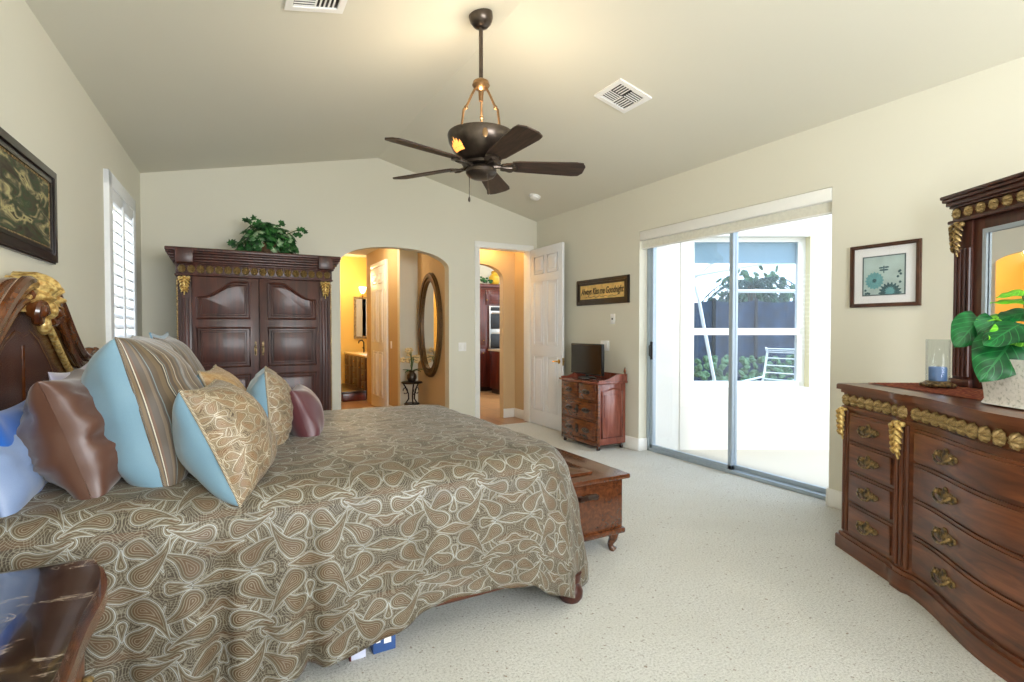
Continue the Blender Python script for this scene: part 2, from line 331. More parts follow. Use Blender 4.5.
# ------------------------------------------------------------------ mesh helpers
class B:
    def __init__(s): s.b = bmesh.new(); s.uv = None
    def box(s, lo, hi, bev=0, rotz=0, seg=2):
        c = [(lo[i] + hi[i]) / 2 for i in range(3)]; d = [abs(hi[i] - lo[i]) for i in range(3)]
        r = bmesh.ops.create_cube(s.b, size=1.0); vs_ = r['verts']
        bmesh.ops.scale(s.b, vec=d, verts=vs_)
        if bev:
            es = list({e for v_ in vs_ for e in v_.link_edges})
            o = bmesh.ops.bevel(s.b, geom=es, offset=min(bev, min(d) * .45), segments=seg, affect='EDGES', profile=.5)
            vs_ = list({v_ for f_ in o['faces'] for v_ in f_.verts} | {v_ for v_ in vs_ if v_.is_valid})
        if rotz: bmesh.ops.rotate(s.b, cent=(0, 0, 0), matrix=Matrix.Rotation(rotz, 3, 'Z'), verts=vs_)
        bmesh.ops.translate(s.b, vec=c, verts=vs_)
        return s
    def surf(s, fn, nu, nv, cu=False, cv=False, uvfn=None):
        g = [[s.b.verts.new(fn(i / nu, j / nv)) for j in range(nv + (0 if cv else 1))] for i in range(nu + (0 if cu else 1))]
        if uvfn and s.uv is None: s.uv = s.b.loops.layers.uv.new('UVMap')
        for i in range(nu):
            for j in range(nv):
                idx = ((i, j), (i + 1, j), (i + 1, j + 1), (i, j + 1))
                vs_ = [g[a % len(g)][b_ % len(g[0])] for a, b_ in idx]
                if len(set(vs_)) < 4: continue
                f_ = s.b.faces.new(vs_)
                if uvfn:
                    for lp, (a, b_) in zip(f_.loops, idx): lp[s.uv].uv = uvfn(a / nu, b_ / nv)
        return s
    def lathe(s, prof, n=24, loc=(0, 0, 0), M=None, sx=1, sy=1):
        M = M or Matrix.Identity(3); loc = Vector(loc)
        rings = []
        for (r, z) in prof:
            if r < 1e-5: rings.append([s.b.verts.new(loc + M @ Vector((0, 0, z)))])
            else: rings.append([s.b.verts.new(loc + M @ Vector((r * sx * cos(2 * pi * k / n), r * sy * sin(2 * pi * k / n), z))) for k in range(n)])
        for a, b_ in zip(rings, rings[1:]):
            for k in range(n):
                k2 = (k + 1) % n
                q = [a[k % len(a)], a[k2 % len(a)], b_[k2 % len(b_)], b_[k % len(b_)]]
                q2 = []
                for w in q:
                    if w not in q2: q2.append(w)
                if len(q2) > 2: s.b.faces.new(q2)
        return s
    def ell(s, c, r, n=14, M=None):
        m_ = n // 2
        return s.lathe([(0 if k in (0, m_) else sin(pi * k / m_), -cos(pi * k / m_)) for k in range(m_ + 1)], n, c, (M or Matrix.Identity(3)) @ Matrix.Diagonal(r))
    def tube(s, pts, r, n=8, closed=False, flat=None):
        pts = [Vector(p) for p in pts]; m_ = len(pts); rs = r if isinstance(r, (list, tuple)) else [r] * m_
        rings = []; up = None
        for i, p in enumerate(pts):
            a = pts[(i - 1) % m_] if (closed or i) else pts[0]; b_ = pts[(i + 1) % m_] if (closed or i < m_ - 1) else pts[-1]
            t = (b_ - a).normalized()
            if up is None: up = Vector((0, 0, 1)) if abs(t.z) < .9 else Vector((1, 0, 0))
            x = t.cross(up)
            if x.length < 1e-4: x = t.orthogonal()
            x.normalize(); up = x.cross(t).normalized()
            fx, fy = flat or (1, 1)
            rings.append([s.b.verts.new(p + (x * cos(2 * pi * k / n) * fx + up * sin(2 * pi * k / n) * fy) * rs[i]) for k in range(n)])
        for i in range(m_ if closed else m_ - 1):
            a, b_ = rings[i], rings[(i + 1) % m_]
            for k in range(n): s.b.faces.new((a[k], a[(k + 1) % n], b_[(k + 1) % n], b_[k]))
        if not closed:
            s.b.faces.new(rings[0][::-1]); s.b.faces.new(rings[-1])
        return s
    def prism(s, poly, z0, z1, M=None, bev=0):
        """polygon (x,y) extruded along local z; M maps local to object space"""
        M = M or Matrix.Identity(4)
        a = [s.b.verts.new(M @ Vector((x, y, z0))) for x, y in poly]; b_ = [s.b.verts.new(M @ Vector((x, y, z1))) for x, y in poly]
        n = len(poly); fs = [s.b.faces.new(a[::-1]), s.b.faces.new(b_)]
        for k in range(n): fs.append(s.b.faces.new((a[k], a[(k + 1) % n], b_[(k + 1) % n], b_[k])))
        if bev:
            es = list(fs[1].edges)
            bmesh.ops.bevel(s.b, geom=es, offset=bev, segments=2, affect='EDGES', profile=.5)
        return s
    def ring(s, outer, inner, z0, z1, M=None):
        """frame: outer and inner outlines with equal point counts"""
        M = M or Matrix.Identity(4); n = len(outer)
        V4 = [[s.b.verts.new(M @ Vector((p[0], p[1], z))) for p in q] for q, z in ((outer, z0), (outer, z1), (inner, z1), (inner, z0))]
        for a, b_ in ((0, 1), (1, 2), (2, 3), (3, 0)):
            for k in range(n): s.b.faces.new((V4[a][k], V4[a][(k + 1) % n], V4[b_][(k + 1) % n], V4[b_][k]))
        return s
    def build(s, name, m, parent=None, smooth=35, loc=None):
        bmesh.ops.recalc_face_normals(s.b, faces=s.b.faces[:])
        me = bpy.data.meshes.new(name); s.b.to_mesh(me); s.b.free()
        if m: me.materials.append(mat[m] if isinstance(m, str) else m)
        if smooth:
            me.polygons.foreach_set('use_smooth', [True] * len(me.polygons)); me.set_sharp_from_angle(angle=radians(smooth))
        o = bpy.data.objects.new(name, me); COL.objects.link(o)
        if parent: o.parent = parent
        if loc: o.location = loc
        return o

def MX(origin, ex, ey, ez):
    m_ = Matrix.Identity(4)
    for i, e in enumerate((ex, ey, ez, origin)):
        for k in range(3): m_[k][i] = e[k]
    return m_
def tag(o, label, cat, group=None):
    o['label'] = label; o['category'] = cat
    if group: o['group'] = group
    return o
def thing(name, label, cat, loc=(0, 0, 0), rotz=0, group=None, mw=None):
    o = bpy.data.objects.new(name, None); COL.objects.link(o); o.empty_display_size = .1
    o.location = loc; o.rotation_euler = (0, 0, rotz)
    if mw: o.matrix_world = mw
    return tag(o, label, cat, group)
def struct(o, parent=None):
    o['kind'] = 'structure'; return o
def copy_tree(root, mw=None, loc=None):
    r = root.copy(); COL.objects.link(r)
    if loc: r.location = loc
    if mw: r.matrix_world = mw
    for ch in root.children:
        c = ch.copy(); COL.objects.link(c); c.parent = r
        for g in ch.children:
            d = g.copy(); COL.objects.link(d); d.parent = c
    return r
FWD = Vector((sin(TH), cos(TH), 0)); RGT = Vector((cos(TH), -sin(TH), 0))
def camp(L, D, z): return FWD * D + RGT * L + Vector((0, 0, z))

# ------------------------------------------------------------------ the setting
XL, YB, XR = -.704, 6.667, 4.076
RX, RZ, ZL, ZR = 1.751, 3.495, 2.962, 2.925
LW = -radians(1.85)                                   # the left wall opens slightly towards the camera
def ceil_z(x): return RZ - (RX - x) * (RZ - ZL) / (RX - XL) if x < RX else RZ - (x - RX) * (RZ - ZR) / (XR - RX)
YF = -1.7

struct(B().box((-1.3, YF, -.12), (4.22, YB + .02, 0)).build('floor', 'carpet', smooth=0))
b = B()
prof = [(-1.25, ceil_z(-1.25)), (RX, RZ), (XR + .3, ceil_z(XR + .3))]
b.prism([prof[0], prof[1], prof[2], (prof[2][0], prof[2][1] + .14), (RX, RZ + .14), (prof[0][0], prof[0][1] + .14)], 0, 1, MX((0, YF - .2, 0), (1, 0, 0), (0, 0, 1), (0, YB - YF + .4, 0)))
struct(b.build('ceiling', 'ceiling', smooth=0))
# back wall: strips with an arched opening and a doorway
AX0, AX1, AZ, AR = 1.285, 2.695, 2.165, .235         # arch sides, spring height, rise
DX0, DX1, DZ = 3.135, 3.955, 2.50
def arch_z(x, x0=AX0, x1=AX1, z=AZ, r=AR):
    t = (x - (x0 + x1) / 2) / ((x1 - x0) / 2); return z + r * sqrt(max(0, 1 - abs(t) ** 2.2))
def strips(b, cols, y0, y1):
    """cols: (x0,x1,zb0,zb1,zt0,zt1)"""
    for (x0, x1, a0, a1, t0, t1) in cols:
        b.prism([(x0, a0), (x1, a1), (x1, t1), (x0, t0)], 0, 1, MX((0, y1, 0), (1, 0, 0), (0, 0, 1), (0, y0 - y1, 0)))
cols = []
def addcol(x0, x1, f0, f1): cols.append((x0, x1, f0, f1, ceil_z(x0) + .05, ceil_z(x1) + .05))
addcol(-.95, AX0, -.05, -.05)
ns = 32; xs = [AX0 + (AX1 - AX0) * (.5 - .5 * cos(pi * k / ns)) for k in range(ns + 1)] ; xs = sorted(xs + [RX])
for a_, c_ in zip(xs, xs[1:]): addcol(a_, c_, arch_z(a_), arch_z(c_))
addcol(AX1, DX0, -.05, -.05); addcol(DX0, DX1, DZ, DZ); addcol(DX1, XR + .16, -.05, -.05)
b = B(); strips(b, cols, YB, YB + .15); struct(b.build('wall_back', 'wall', smooth=20))
# right wall with the sliding-door opening
SY0, SY1, SZ = 2.385, 4.495, 2.435
b = B()
for (y0, y1, z0, z1) in ((YF, SY0, -.05, ZR + .08), (SY1, YB + .15, -.05, ZR + .08), (SY0, SY1, SZ, ZR + .08)):
    b.box((XR, y0, z0), (XR + .17, y1, z1))
struct(b.build('wall_right', 'wall', smooth=0))
# left wall with shuttered window opening (local y runs away from the corner toward the camera)
WL0, WL1, WZ0, WZ1 = .59, 1.59, .78, 2.485
lw = B()
for (a0, a1, z0, z1) in ((-.1, WL0, -.05, 3.05), (WL1, 8.6, -.05, 3.05), (WL0, WL1, -.05, WZ0), (WL0, WL1, WZ1, 3.05)):
    lw.box((-.15, -a1, z0), (0, -a0, z1))
wl = lw.build('wall_left', 'wall', smooth=0); struct(wl); wl.location = (XL, YB, 0); wl.rotation_euler = (0, 0, LW)
LWM = Matrix.Translation((XL, YB, 0)) @ Matrix.Rotation(LW, 4, 'Z')
# unseen wall behind the camera; its wide opening is made up for the fill light
b = B()
for (x0, x1, z0, z1) in ((-1.3, .0, -.05, 3.6), (3.2, 4.25, -.05, 3.6), (0, 3.2, -.05, .95), (0, 3.2, 2.55, 3.6)):
    b.box((x0, YF - .15, z0), (x1, YF, z1))
struct(b.build('wall_front', 'wall', smooth=0))
# baseboards
def baseb(name, lo, hi): struct(B().box(lo, hi, .006).build(name, 'white'))
baseb('baseboard_back', (AX1 + .01, YB - .016, 0), (DX0 - .07, YB, .14))
baseb('baseboard_right', (XR - .016, SY1, 0), (XR, YB, .14))
baseb('baseboard_recess', (XR - .016, SY1 - .016, 0), (XR + .13, SY1, .14))
baseb('baseboard_near', (XR - .016, YF, 0), (XR, SY0, .14))
baseb('baseboard_jamb', (XR - .016, SY0, 0), (XR + .13, SY0 + .014, .14))
# doorway casing
b = B(); b.box((DX0 - .06, YB - .02, 0), (DX0 + .012, YB + .16, DZ + .06), .006); b.box((DX1 - .012, YB - .02, 0), (DX1 + .05, YB + .16, DZ + .06), .006); b.box((DX0 - .064, YB - .024, DZ - .012), (DX1 + .054, YB + .164, DZ + .07), .006)
struct(b.build('trim_1', 'white'))
# open six-panel door, swung flat along the right wall
def six_panel(name, w, h, parent=None):
    r = bpy.data.objects.new(name, None); COL.objects.link(r); r['kind'] = 'structure'
    B().box((0, -.018, .01), (w, .018, h), .003).build('door_slab', 'door_white', r)
    pw = (w - .11 * 2 - .1) / 2
    for (z0, z1) in ((.22, .98), (1.14, 2.02), (2.14, h - .12)):
        for x0 in (.11, .11 + pw + .1):
            b = B()
            for s_ in (-1, 1):
                y = s_ * .018
                o_ = [(x0, z0), (x0 + pw, z0), (x0 + pw, z1), (x0, z1)]; i_ = [(x0 + .022, z0 + .022), (x0 + pw - .022, z0 + .022), (x0 + pw - .022, z1 - .022), (x0 + .022, z1 - .022)]
                i2 = [(x0 + .045, z0 + .045), (x0 + pw - .045, z0 + .045), (x0 + pw - .045, z1 - .045), (x0 + .045, z1 - .045)]
                for q in (o_,):
                    b.tube([(p[0], y, p[1]) for p in q], .011, 6, True)
                b.prism(i2, 0, .008, MX((0, y, 0), (1, 0, 0), (0, 0, 1), (0, s_, 0)), .006)
            b.build('door_panel', 'door_white', r)
    return r
d = six_panel('door_1', .83, 2.50)
d.location = (3.965, YB - .035, 0); d.rotation_euler = (0, 0, -pi / 2 - radians(1))
b = B()
for s_ in (-1, 1):
    b.lathe([(.028, 0), (.03, .006), (.012, .01), (.012, .04), (.0, .042)], 16, (.765, s_ * .018, .93), Matrix.Rotation(-s_ * pi / 2, 3, 'X'))
    b.tube([(.765, s_ * .055, .93), (.70, s_ * .06, .932), (.655, s_ * .055, .925)], [.011, .010, .007], 8)
b.build('door_handle', 'brass', d)
B().box((.825, -.012, .88), (.833, .012, .98)).build('latch_plate', 'brass', d)

# ------------------------------------------------------------------ beyond the arch: vestibule, bathroom
VY = YB + .15
struct(B().box((.6, YB + .02, -.12), (4.5, 14.5, -.002)).build('floor_tile', 'tile', smooth=0))
b = B(); b.box((AX1, VY, -.05), (AX1 + .12, 7.97, 2.75)); struct(b.build('wall_vestibule_right', 'tan_wall', smooth=0))
struct(B().box((2.41, 7.95, -.05), (2.82, 8.07, 2.75)).build('wall_niche', 'wall', smooth=0))
struct(B().box((2.41, 7.95 + .121, -.05), (2.53, 10.04, 2.75)).build('wall_corridor_right', 'tan_wall', smooth=0))
struct(B().box((1.0, VY, -.05), (1.15, 12.4, 2.75)).build('wall_corridor_left', 'yellow_wall', smooth=0))
struct(B().box((1.0, 12.3, -.05), (4.2, 12.45, 3.2)).build('wall_bathroom', 'yellow_wall', smooth=0))
struct(B().box((4.0, 10.5, -.05), (4.15, 12.3, 3.2)).build('wall_bathroom_right', 'yellow_wall', smooth=0))
struct(B().box((1.0, VY, 2.75), (2.82, 10.1, 2.85)).build('ceiling_vestibule', 'ceiling', smooth=0))
struct(B().box((1.0, 10.1, 3.0), (4.2, 12.4, 3.1)).build('ceiling_bathroom', 'ceiling', smooth=0))
struct(B().box((2.395, 7.97, 0), (2.41, 8.55, .13), .004).build('baseboard_corridor', 'white'))
struct(B().box((1.15, 12.285, 0), (2.5, 12.3, .12), .004).build('baseboard_bathroom', 'white'))
d2 = six_panel('door_2', .84, 2.42); d2.location = (2.385, 9.50, 0); d2.rotation_euler = (0, 0, -pi / 2)
b = B(); b.box((2.372, 8.58, 0), (2.409, 8.65, 2.5), .004); b.box((2.372, 9.51, 0), (2.409, 9.58, 2.5), .004); b.box((2.369, 8.577, 2.43), (2.409, 9.583, 2.503), .004)
struct(b.build('trim_2', 'white'))
light('bathroom_lamp', 'POINT', (2.3, 11.6, 2.5), 36, (1, .74, .40), radius=.15)
light('vestibule_lamp', 'POINT', (1.9, 8.3, 2.55), 16, (1, .80, .52), radius=.12)
# vanity
v_ = thing('bathroom_vanity', 'dark wood bathroom vanity cabinet with pale countertop', 'vanity', (2.45, 10.25, 0))
B().box((0, 0, .10), (.5, 1.95, .82), .004).build('body', 'cherry', v_)
B().box((.03, 0, 0), (.5, 1.95, .10)).build('plinth', 'darkwood', v_)
B().box((-.03, -.02, .82), (.52, 1.98, .86), .006).build('countertop', m_plain('cream_countertop', rgb(236, 206, 150), .25), v_)
for k in range(5):
    y0 = .03 + k * .385
    if k % 2 == 0:
        for q in range(3):
            dr = B().box((-.018, y0, .14 + q * .225), (0, y0 + .36, .345 + q * .225), .006).build('drawer', 'cherry', v_)
            B().ell((-.03, y0 + .18, .245 + q * .225), (.014, .014, .014), 10).build('knob', 'brass', dr)
    else:
        dr = B().box((-.018, y0, .14), (0, y0 + .36, .795), .006).box((-.026, y0 + .06, .2), (-.018, y0 + .30, .73), .006).build('door', 'cherry', v_)
        B().ell((-.03, y0 + .04, .6), (.014, .014, .014), 10).build('knob', 'brass', dr)
t = thing('tub_step', 'dark wooden step on the bathroom floor before the vanity', 'step', (2.0, 10.25, 0))
B().box((.0, 0, .0), (.44, 1.6, .15), .008).build('riser', 'kitchen', t); B().box((-.02, -.02, .15), (.44, 1.62, .19), .008).build('tread', 'darkwood', t)
m_ = thing('bathroom_mirror', 'gilt framed rectangular mirror on the yellow bathroom wall', 'mirror', (2.66, 12.3, 1.15))
B().ring([(0, 0), (.5, 0), (.5, .95), (0, .95)], [(.05, .05), (.45, .05), (.45, .90), (.05, .90)], 0, .03, MX((0, 0, 0), (1, 0, 0), (0, 0, 1), (0, -1, 0))).build('frame', 'gold', m_)
B().box((.05, -.012, .05), (.45, 0, .90)).build('mirror_glass', 'mirror', m_)
s_ = thing('wall_sconce', 'small lit glass wall sconce above the bathroom mirror', 'lamp', (2.84, 12.3, 2.22))
B().tube([(0, 0, -.12), (0, -.06, -.13), (0, -.10, -.08), (0, -.10, -.05)], .01, 8).lathe([(.05, 0), (.04, .02), (0, .025)], 16, (0, 0, -.12), Matrix.Rotation(pi / 2, 3, 'X')).build('arm', 'brass', s_)
B().lathe([(.02, -.05), (.05, -.02), (.075, .05), (.085, .10)], 20, (0, -.10, 0)).build('shade', m_emit('lit_sconce_glass', (1, .86, .55, 1), 3.0), s_)
fa = thing('faucet', 'dark bathroom faucet standing on the vanity countertop', 'faucet', (2.72, 11.6, .86))
B().tube([(0, 0, 0), (0, 0, .22), (-.04, 0, .27), (-.10, 0, .25), (-.11, 0, .20)], .014, 8).build('spout', 'iron', fa); B().tube([(.02, .07, 0), (.02, .07, .09), (0, .12, .10)], .011, 8).build('lever', 'iron', fa)
# oval mirror on the vestibule wall
om = thing('oval_mirror', 'tall oval mirror in a dark gilded frame on the tan wall past the arch', 'mirror', (AX1, 7.36, 1.42))
n = 48; OV = MX((0, 0, 0), (0, 1, 0), (0, 0, 1), (-1, 0, 0))
def oval(k_): return [((.46 - k_) * cos(2 * pi * k / n), (.76 - k_) * sin(2 * pi * k / n)) for k in range(n)]
B().ring(oval(0), oval(.12), 0, .03, OV).ring(oval(.015), oval(.07), .03, .052, OV).ring(oval(.09), oval(.12), .03, .038, OV).build('frame', 'giltdark', om)
b = B(); b.prism([(.36 * cos(2 * pi * k / n), .66 * sin(2 * pi * k / n)) for k in range(n)], 0, .012, MX((0, 0, 0), (0, 1, 0), (0, 0, 1), (-1, 0, 0))); b.build('mirror_glass', 'mirror', om)
# plant stand and flowers
ps = thing('plant_stand', 'dark scrolled iron plant stand in the niche past the arch', 'plant stand', (2.50, 7.66, 0))
B().lathe([(0, .555), (.15, .555), (.16, .565), (.15, .58), (0, .58)], 24).build('tray', 'iron', ps)
B().lathe([(0, .24), (.11, .24), (.115, .25), (.11, .26), (0, .26)], 24).build('shelf', 'iron', ps)
for k in range(3):
    a = 2 * pi * k / 3 + .4; c_, s_ = cos(a), sin(a)
    B().tube([(c_ * r, s_ * r, z) for r, z in ((.14, .56), (.10, .50), (.055, .40), (.05, .32), (.10, .25), (.13, .15), (.12, .06), (.16, .0))], .011, 8).build('leg', 'iron', ps)
    B().tube([(c_ * (.10 + .035 * cos(q)), s_ * (.10 + .035 * cos(q)), .44 + .045 * sin(q)) for q in [i * .5 for i in range(12)]], .007, 6).build('scroll', 'iron', ps)
fl = thing('orchid_arrangement', 'cream orchids in a dark vase on the iron plant stand', 'plant', (2.50, 7.66, .58))
B().lathe([(0, 0), (.05, 0), (.075, .05), (.07, .10), (.04, .14), (.05, .17), (.0, .17)], 20).build('vase', 'bronze', fl)
b = B(); bf = B()
for k in range(9):
    a = R.uniform(0, 6.28); rr = R.uniform(.04, .15); h = R.uniform(.30, .47)
    b.tube([(0, 0, .15), (cos(a) * rr * .3, sin(a) * rr * .3, .15 + h * .6), (cos(a) * rr, sin(a) * rr, h)], .004, 5)
    for q in range(5):
        p = 2 * pi * q / 5; c_ = Vector((cos(a) * rr, sin(a) * rr, h))
        bf.ell(c_ + Vector((cos(p) * .025, 0, sin(p) * .025)), (.024, .008, .018), 8)
b.build('stems', 'stem', fl); bf.build('blossoms', m_plain('cream_petal', rgb(226, 196, 140), .6), fl)
b = B()
def strap_leaf(b, base, a, length, w, droop):
    def fn(u, v):
        r = length * u; z = u * length * .5 - droop * u * u * length; ww = w * sin(pi * min(1, u * .9 + .1)) * (v - .5)
        return Vector(base) + Vector((cos(a) * r - sin(a) * ww, sin(a) * r + cos(a) * ww, z + abs(v - .5) * w * .4))
    b.surf(fn, 8, 2)
for k in range(7): strap_leaf(b, (0, 0, .15), k * .9, R.uniform(.13, .18), .045, R.uniform(.3, .8))
b.build('leaves', 'ivy', fl)

# ------------------------------------------------------------------ beyond the doorway: hall and kitchen
struct(B().box((4.0, YB + .16, -.05), (4.12, 7.32, 2.75)).build('wall_hall_right', 'tan_wall', smooth=0))
HX0, HX1 = 2.95, 3.80
b = B(); hc = []
xs = [HX0 + (HX1 - HX0) * (.5 - .5 * cos(pi * k / 20)) for k in range(21)]
for a_, c_ in zip(xs, xs[1:]): hc.append((a_, c_, arch_z(a_, HX0, HX1, 2.12, .22), arch_z(c_, HX0, HX1, 2.12, .22), 2.8, 2.8))
hc += [(2.835, HX0, -.05, -.05, 2.8, 2.8), (HX1, 4.12, -.05, -.05, 2.8, 2.8)]
strips(b, hc, 7.20, 7.32); struct(b.build('wall_hall_back', 'tan_wall', smooth=20))
struct(B().box((2.83, VY, 2.75), (4.12, 7.32, 2.85)).build('ceiling_hall', 'ceiling', smooth=0))
struct(B().box((HX1, 7.185, 0), (3.985, 7.20, .14), .004).box((3.985, YB + .17, 0), (4.0, 7.20, .14), .004).build('baseboard_hall', 'white'))
light('hall_lamp', 'POINT', (3.45, 6.98, 2.62), 7, (1, .62, .25), radius=.06)
struct(B().box((3.0, 7.32, -.12), (9.0, 14.5, -.003)).build('floor_kitchen', 'tile', smooth=0))
struct(B().box((3.2, 11.2, -.05), (9.0, 11.35, 3.4)).build('wall_kitchen', 'wall', smooth=0))
struct(B().box((4.2, 7.2, 3.3), (9.0, 11.4, 3.4)).build('ceiling_kitchen', 'ceiling', smooth=0))
light('kitchen_lamp', 'POINT', (5.0, 8.9, 2.9), 60, (1, .88, .70), radius=.2)
kc = thing('tall_kitchen_cabinet', 'tall dark cherry kitchen cabinet seen through the doorway', 'cabinet', (4.35, 10.5, 0))
B().box((0, 0, .1), (1.35, .62, 2.28), .005).build('body', 'kitchen', kc); B().box((-.03, -.03, 2.28), (1.38, .64, 2.36), .015).build('cornice', 'kitchen', kc)
B().box((.02, .05, 0), (1.33, .6, .1)).build('plinth', 'darkwood', kc)
for (x0, x1, z0, z1) in ((.32, .74, 1.02, 2.22), (.75, .82, 1.9, 2.22), (.82, 1.30, 1.92, 2.22), (.32, .74, .14, .94)):
    dr = B().box((x0, -.02, z0), (x1, 0, z1), .005).box((x0 + .05 if x1 - x0 > .2 else x0 + .01, -.028, z0 + .06), (x1 - .05 if x1 - x0 > .2 else x1 - .01, -.02, z1 - .06), .006).build('door', 'kitchen', kc)
    B().ell((x1 - .05, -.035, z0 + .10 if z0 > 1 else z1 - .10), (.014, .014, .014), 10).build('knob', 'brass', dr)
ov = thing('double_oven', 'stainless double wall oven set in the tall kitchen cabinet', 'oven', (5.17, 10.478, .90))
B().box((0, -.03, 0), (.40, .02, .98), .006).build('housing', 'steel', ov)
for z0, z1 in ((.05, .36), (.47, .80)):
    dd = B().box((.03, -.045, z0), (.37, -.03, z1), .004).build('door', 'black', ov); B().tube([(.05, -.075, z1 + .02), (.35, -.075, z1 + .02)], .010, 8).build('handle', 'steel', dd)
B().box((.03, -.04, .87), (.37, -.03, .95), .003).build('control_panel', 'black', ov)
kb = thing('kitchen_base_cabinet', 'low dark cherry cabinet with pale counter seen through the doorway', 'cabinet', (5.08, 9.7, 0))
B().box((0, 0, .1), (.62, .55, .90), .005).build('body', 'kitchen', kb); B().box((-.03, -.03, .90), (.66, .58, .94), .006).build('countertop', m_plain('pale_counter', rgb(206, 190, 160), .3), kb)
B().box((.03, .04, 0), (.6, .5, .1)).build('plinth', 'darkwood', kb); B().box((.05, -.02, .14), (.57, 0, .86), .006).build('door', 'kitchen', kb)
yp = thing('decorative_plate', 'pale round decorative plate standing on top of the kitchen cabinet', 'plate', (4.98, 10.9, 2.36))
B().lathe([(0, .0), (.10, .0), (.17, .03), (.175, .035), (.10, .012), (0, .012)], 24, (0, 0, .19), Matrix.Rotation(pi / 2 - .2, 3, 'X')).build('dish', 'plate', yp); B().box((-.05, -.05, 0), (.05, .05, .03), .006).build('stand', 'brass', yp)
yj = thing('yellow_jar', 'bright yellow pottery jar on top of the kitchen cabinet', 'jar', (5.45, 10.75, 2.36))
B().lathe([(0, 0), (.08, 0), (.13, .08), (.13, .18), (.07, .25), (.08, .28), (0, .28)], 20).build('pot', m_plain('yellow_glaze', rgb(222, 178, 60), .3), yj); B().lathe([(.085, .28), (.07, .31), (.02, .33), (0, .34)], 20).build('lid', m_plain('ochre_glaze', rgb(186, 140, 50), .3), yj)
gp = thing('trailing_greenery', 'dark leafy greenery along the top of the kitchen cabinet', 'plant', (4.85, 10.62, 2.36))
b = B()
for k in range(50): b.ell((R.uniform(-.35, .45), R.uniform(-.08, .08), R.uniform(.02, .15)), (.04, .02, .025), 6)
b.build('foliage', 'ivy', gp)

# ------------------------------------------------------------------ sliding door, blind, lanai
sd = bpy.data.objects.new('door_3', None); COL.objects.link(sd); sd['kind'] = 'structure'
GX = XR + .14
B().box((GX - .03, SY0, 0), (GX + .07, SY1 - .01, .035), .004).build('sill_track', 'aluminium', sd)
B().box((GX - .03, SY0, SZ - .05), (GX + .07, SY1 - .01, SZ)).build('head_track', 'aluminium', sd)
B().box((GX - .03, SY1 - .045, 0), (GX + .07, SY1 - .003, SZ), .003).build('side_jamb', 'aluminium', sd)
YM = 3.39
for nm, x0, y0, y1 in (('sliding_panel', GX - .02, YM - .025, SY1 - .045), ('fixed_panel', GX + .03, SY0 + .0, YM + .025)):
    p = B().box((x0, y0, .03), (x0 + .035, y0 + .042, SZ - .05), .003).box((x0, y1 - .042, .03), (x0 + .035, y1, SZ - .05), .003).box((x0, y0, .03), (x0 + .035, y1, .075), .003).box((x0, y0, SZ - .10), (x0 + .035, y1, SZ - .05), .003).build(nm, 'aluminium', sd)
    B().box((x0 + .014, y0 + .05, .07), (x0 + .020, y1 - .05, SZ - .09)).build('glass_pane', 'glass', p)
    if nm == 'sliding_panel':
        B().box((x0 - .012, y1 - .045, 1.02), (x0, y1 - .012, 1.22), .004).tube([(x0 - .012, y1 - .03, 1.05), (x0 - .04, y1 - .03, 1.07), (x0 - .04, y1 - .03, 1.17), (x0 - .012, y1 - .03, 1.19)], .007, 8).build('pull_handle', 'black', p)
bl = thing('roller_shade', 'white cassette roller shade across the top of the sliding glass door', 'blind', (XR, SY0, SZ))
B().box((-.008, .004, -.105), (.075, SY1 - SY0 - .004, -.002), .012).build('cassette', 'white', bl)
B().box((.035, .01, -.19), (.04, SY1 - SY0 - .01, -.10)).build('shade_cloth', m_plain('cream_shade_cloth', rgb(224, 222, 208), .8), bl)
B().tube([(.038, .012, -.19), (.038, SY1 - SY0 - .012, -.19)], .010, 8).build('hem_bar', 'white', bl)
# lanai
struct(B().box((XR + .16, -6, -.2), (16, 14, -.03)).build('floor_lanai', 'concrete', smooth=0))
D0 = 6.1
LA, LB, LZ0, LZ1 = 2.07, 3.42, .69, 2.42
b = B(); LM = MX(camp(0, D0, 0), RGT, FWD, (0, 0, 1))
def lbox(b, l0, l1, d0, d1, z0, z1):
    b.prism([(l0, d0), (l1, d0), (l1, d1), (l0, d1)], z0, z1, LM)
for (l0, l1, z0, z1) in ((1.93, LA, -.1, 3.3), (LB, 6.2, -.1, 3.3), (LA, LB, -.1, LZ0), (LA, LB, LZ1, 3.3)): lbox(b, l0, l1, 0, .24, z0, z1)
struct(b.build('wall_lanai', 'stucco', smooth=0))
c0 = camp(1.96, D0, 0); b = B()
b.prism([(XR + .17, SY1 + .02), (c0.x, c0.y + .02), (c0.x + .1, c0.y + .22), (XR + .17, SY1 + .25)], -.1, 3.3)
struct(b.build('wall_lanai_return', 'stucco', smooth=0))
b = B(); lbox(b, LB - .008, LB, .0, .16, LZ0, LZ1); struct(b.build('trim_3', 'reveal', smooth=0))
wo = bpy.data.objects.new('window_1', None); COL.objects.link(wo); wo['kind'] = 'structure'
b = B(); l1 = 3.375
for (a0, a1, z0, z1) in ((LA, LA + .05, LZ0, LZ1), (l1 - .05, LB, LZ0, LZ1), (LA, l1, LZ0, LZ0 + .06), (LA, l1, LZ1 - .05, LZ1), (LA, l1, 1.29, 1.37)): lbox(b, a0, a1, .10, .16, z0, z1)
b.build('window_frame', 'white', wo)
b = B(); lbox(b, LA + .03, l1 - .03, .125, .130, LZ0 + .03, LZ1 - .03); b.build('pane', 'window_glass', wo)
b = B(); lbox(b, LA, l1, .165, .175, 2.13, LZ1); b.build('rolled_shade', m_plain('grey_green_shade', rgb(196, 206, 200), .8), wo)
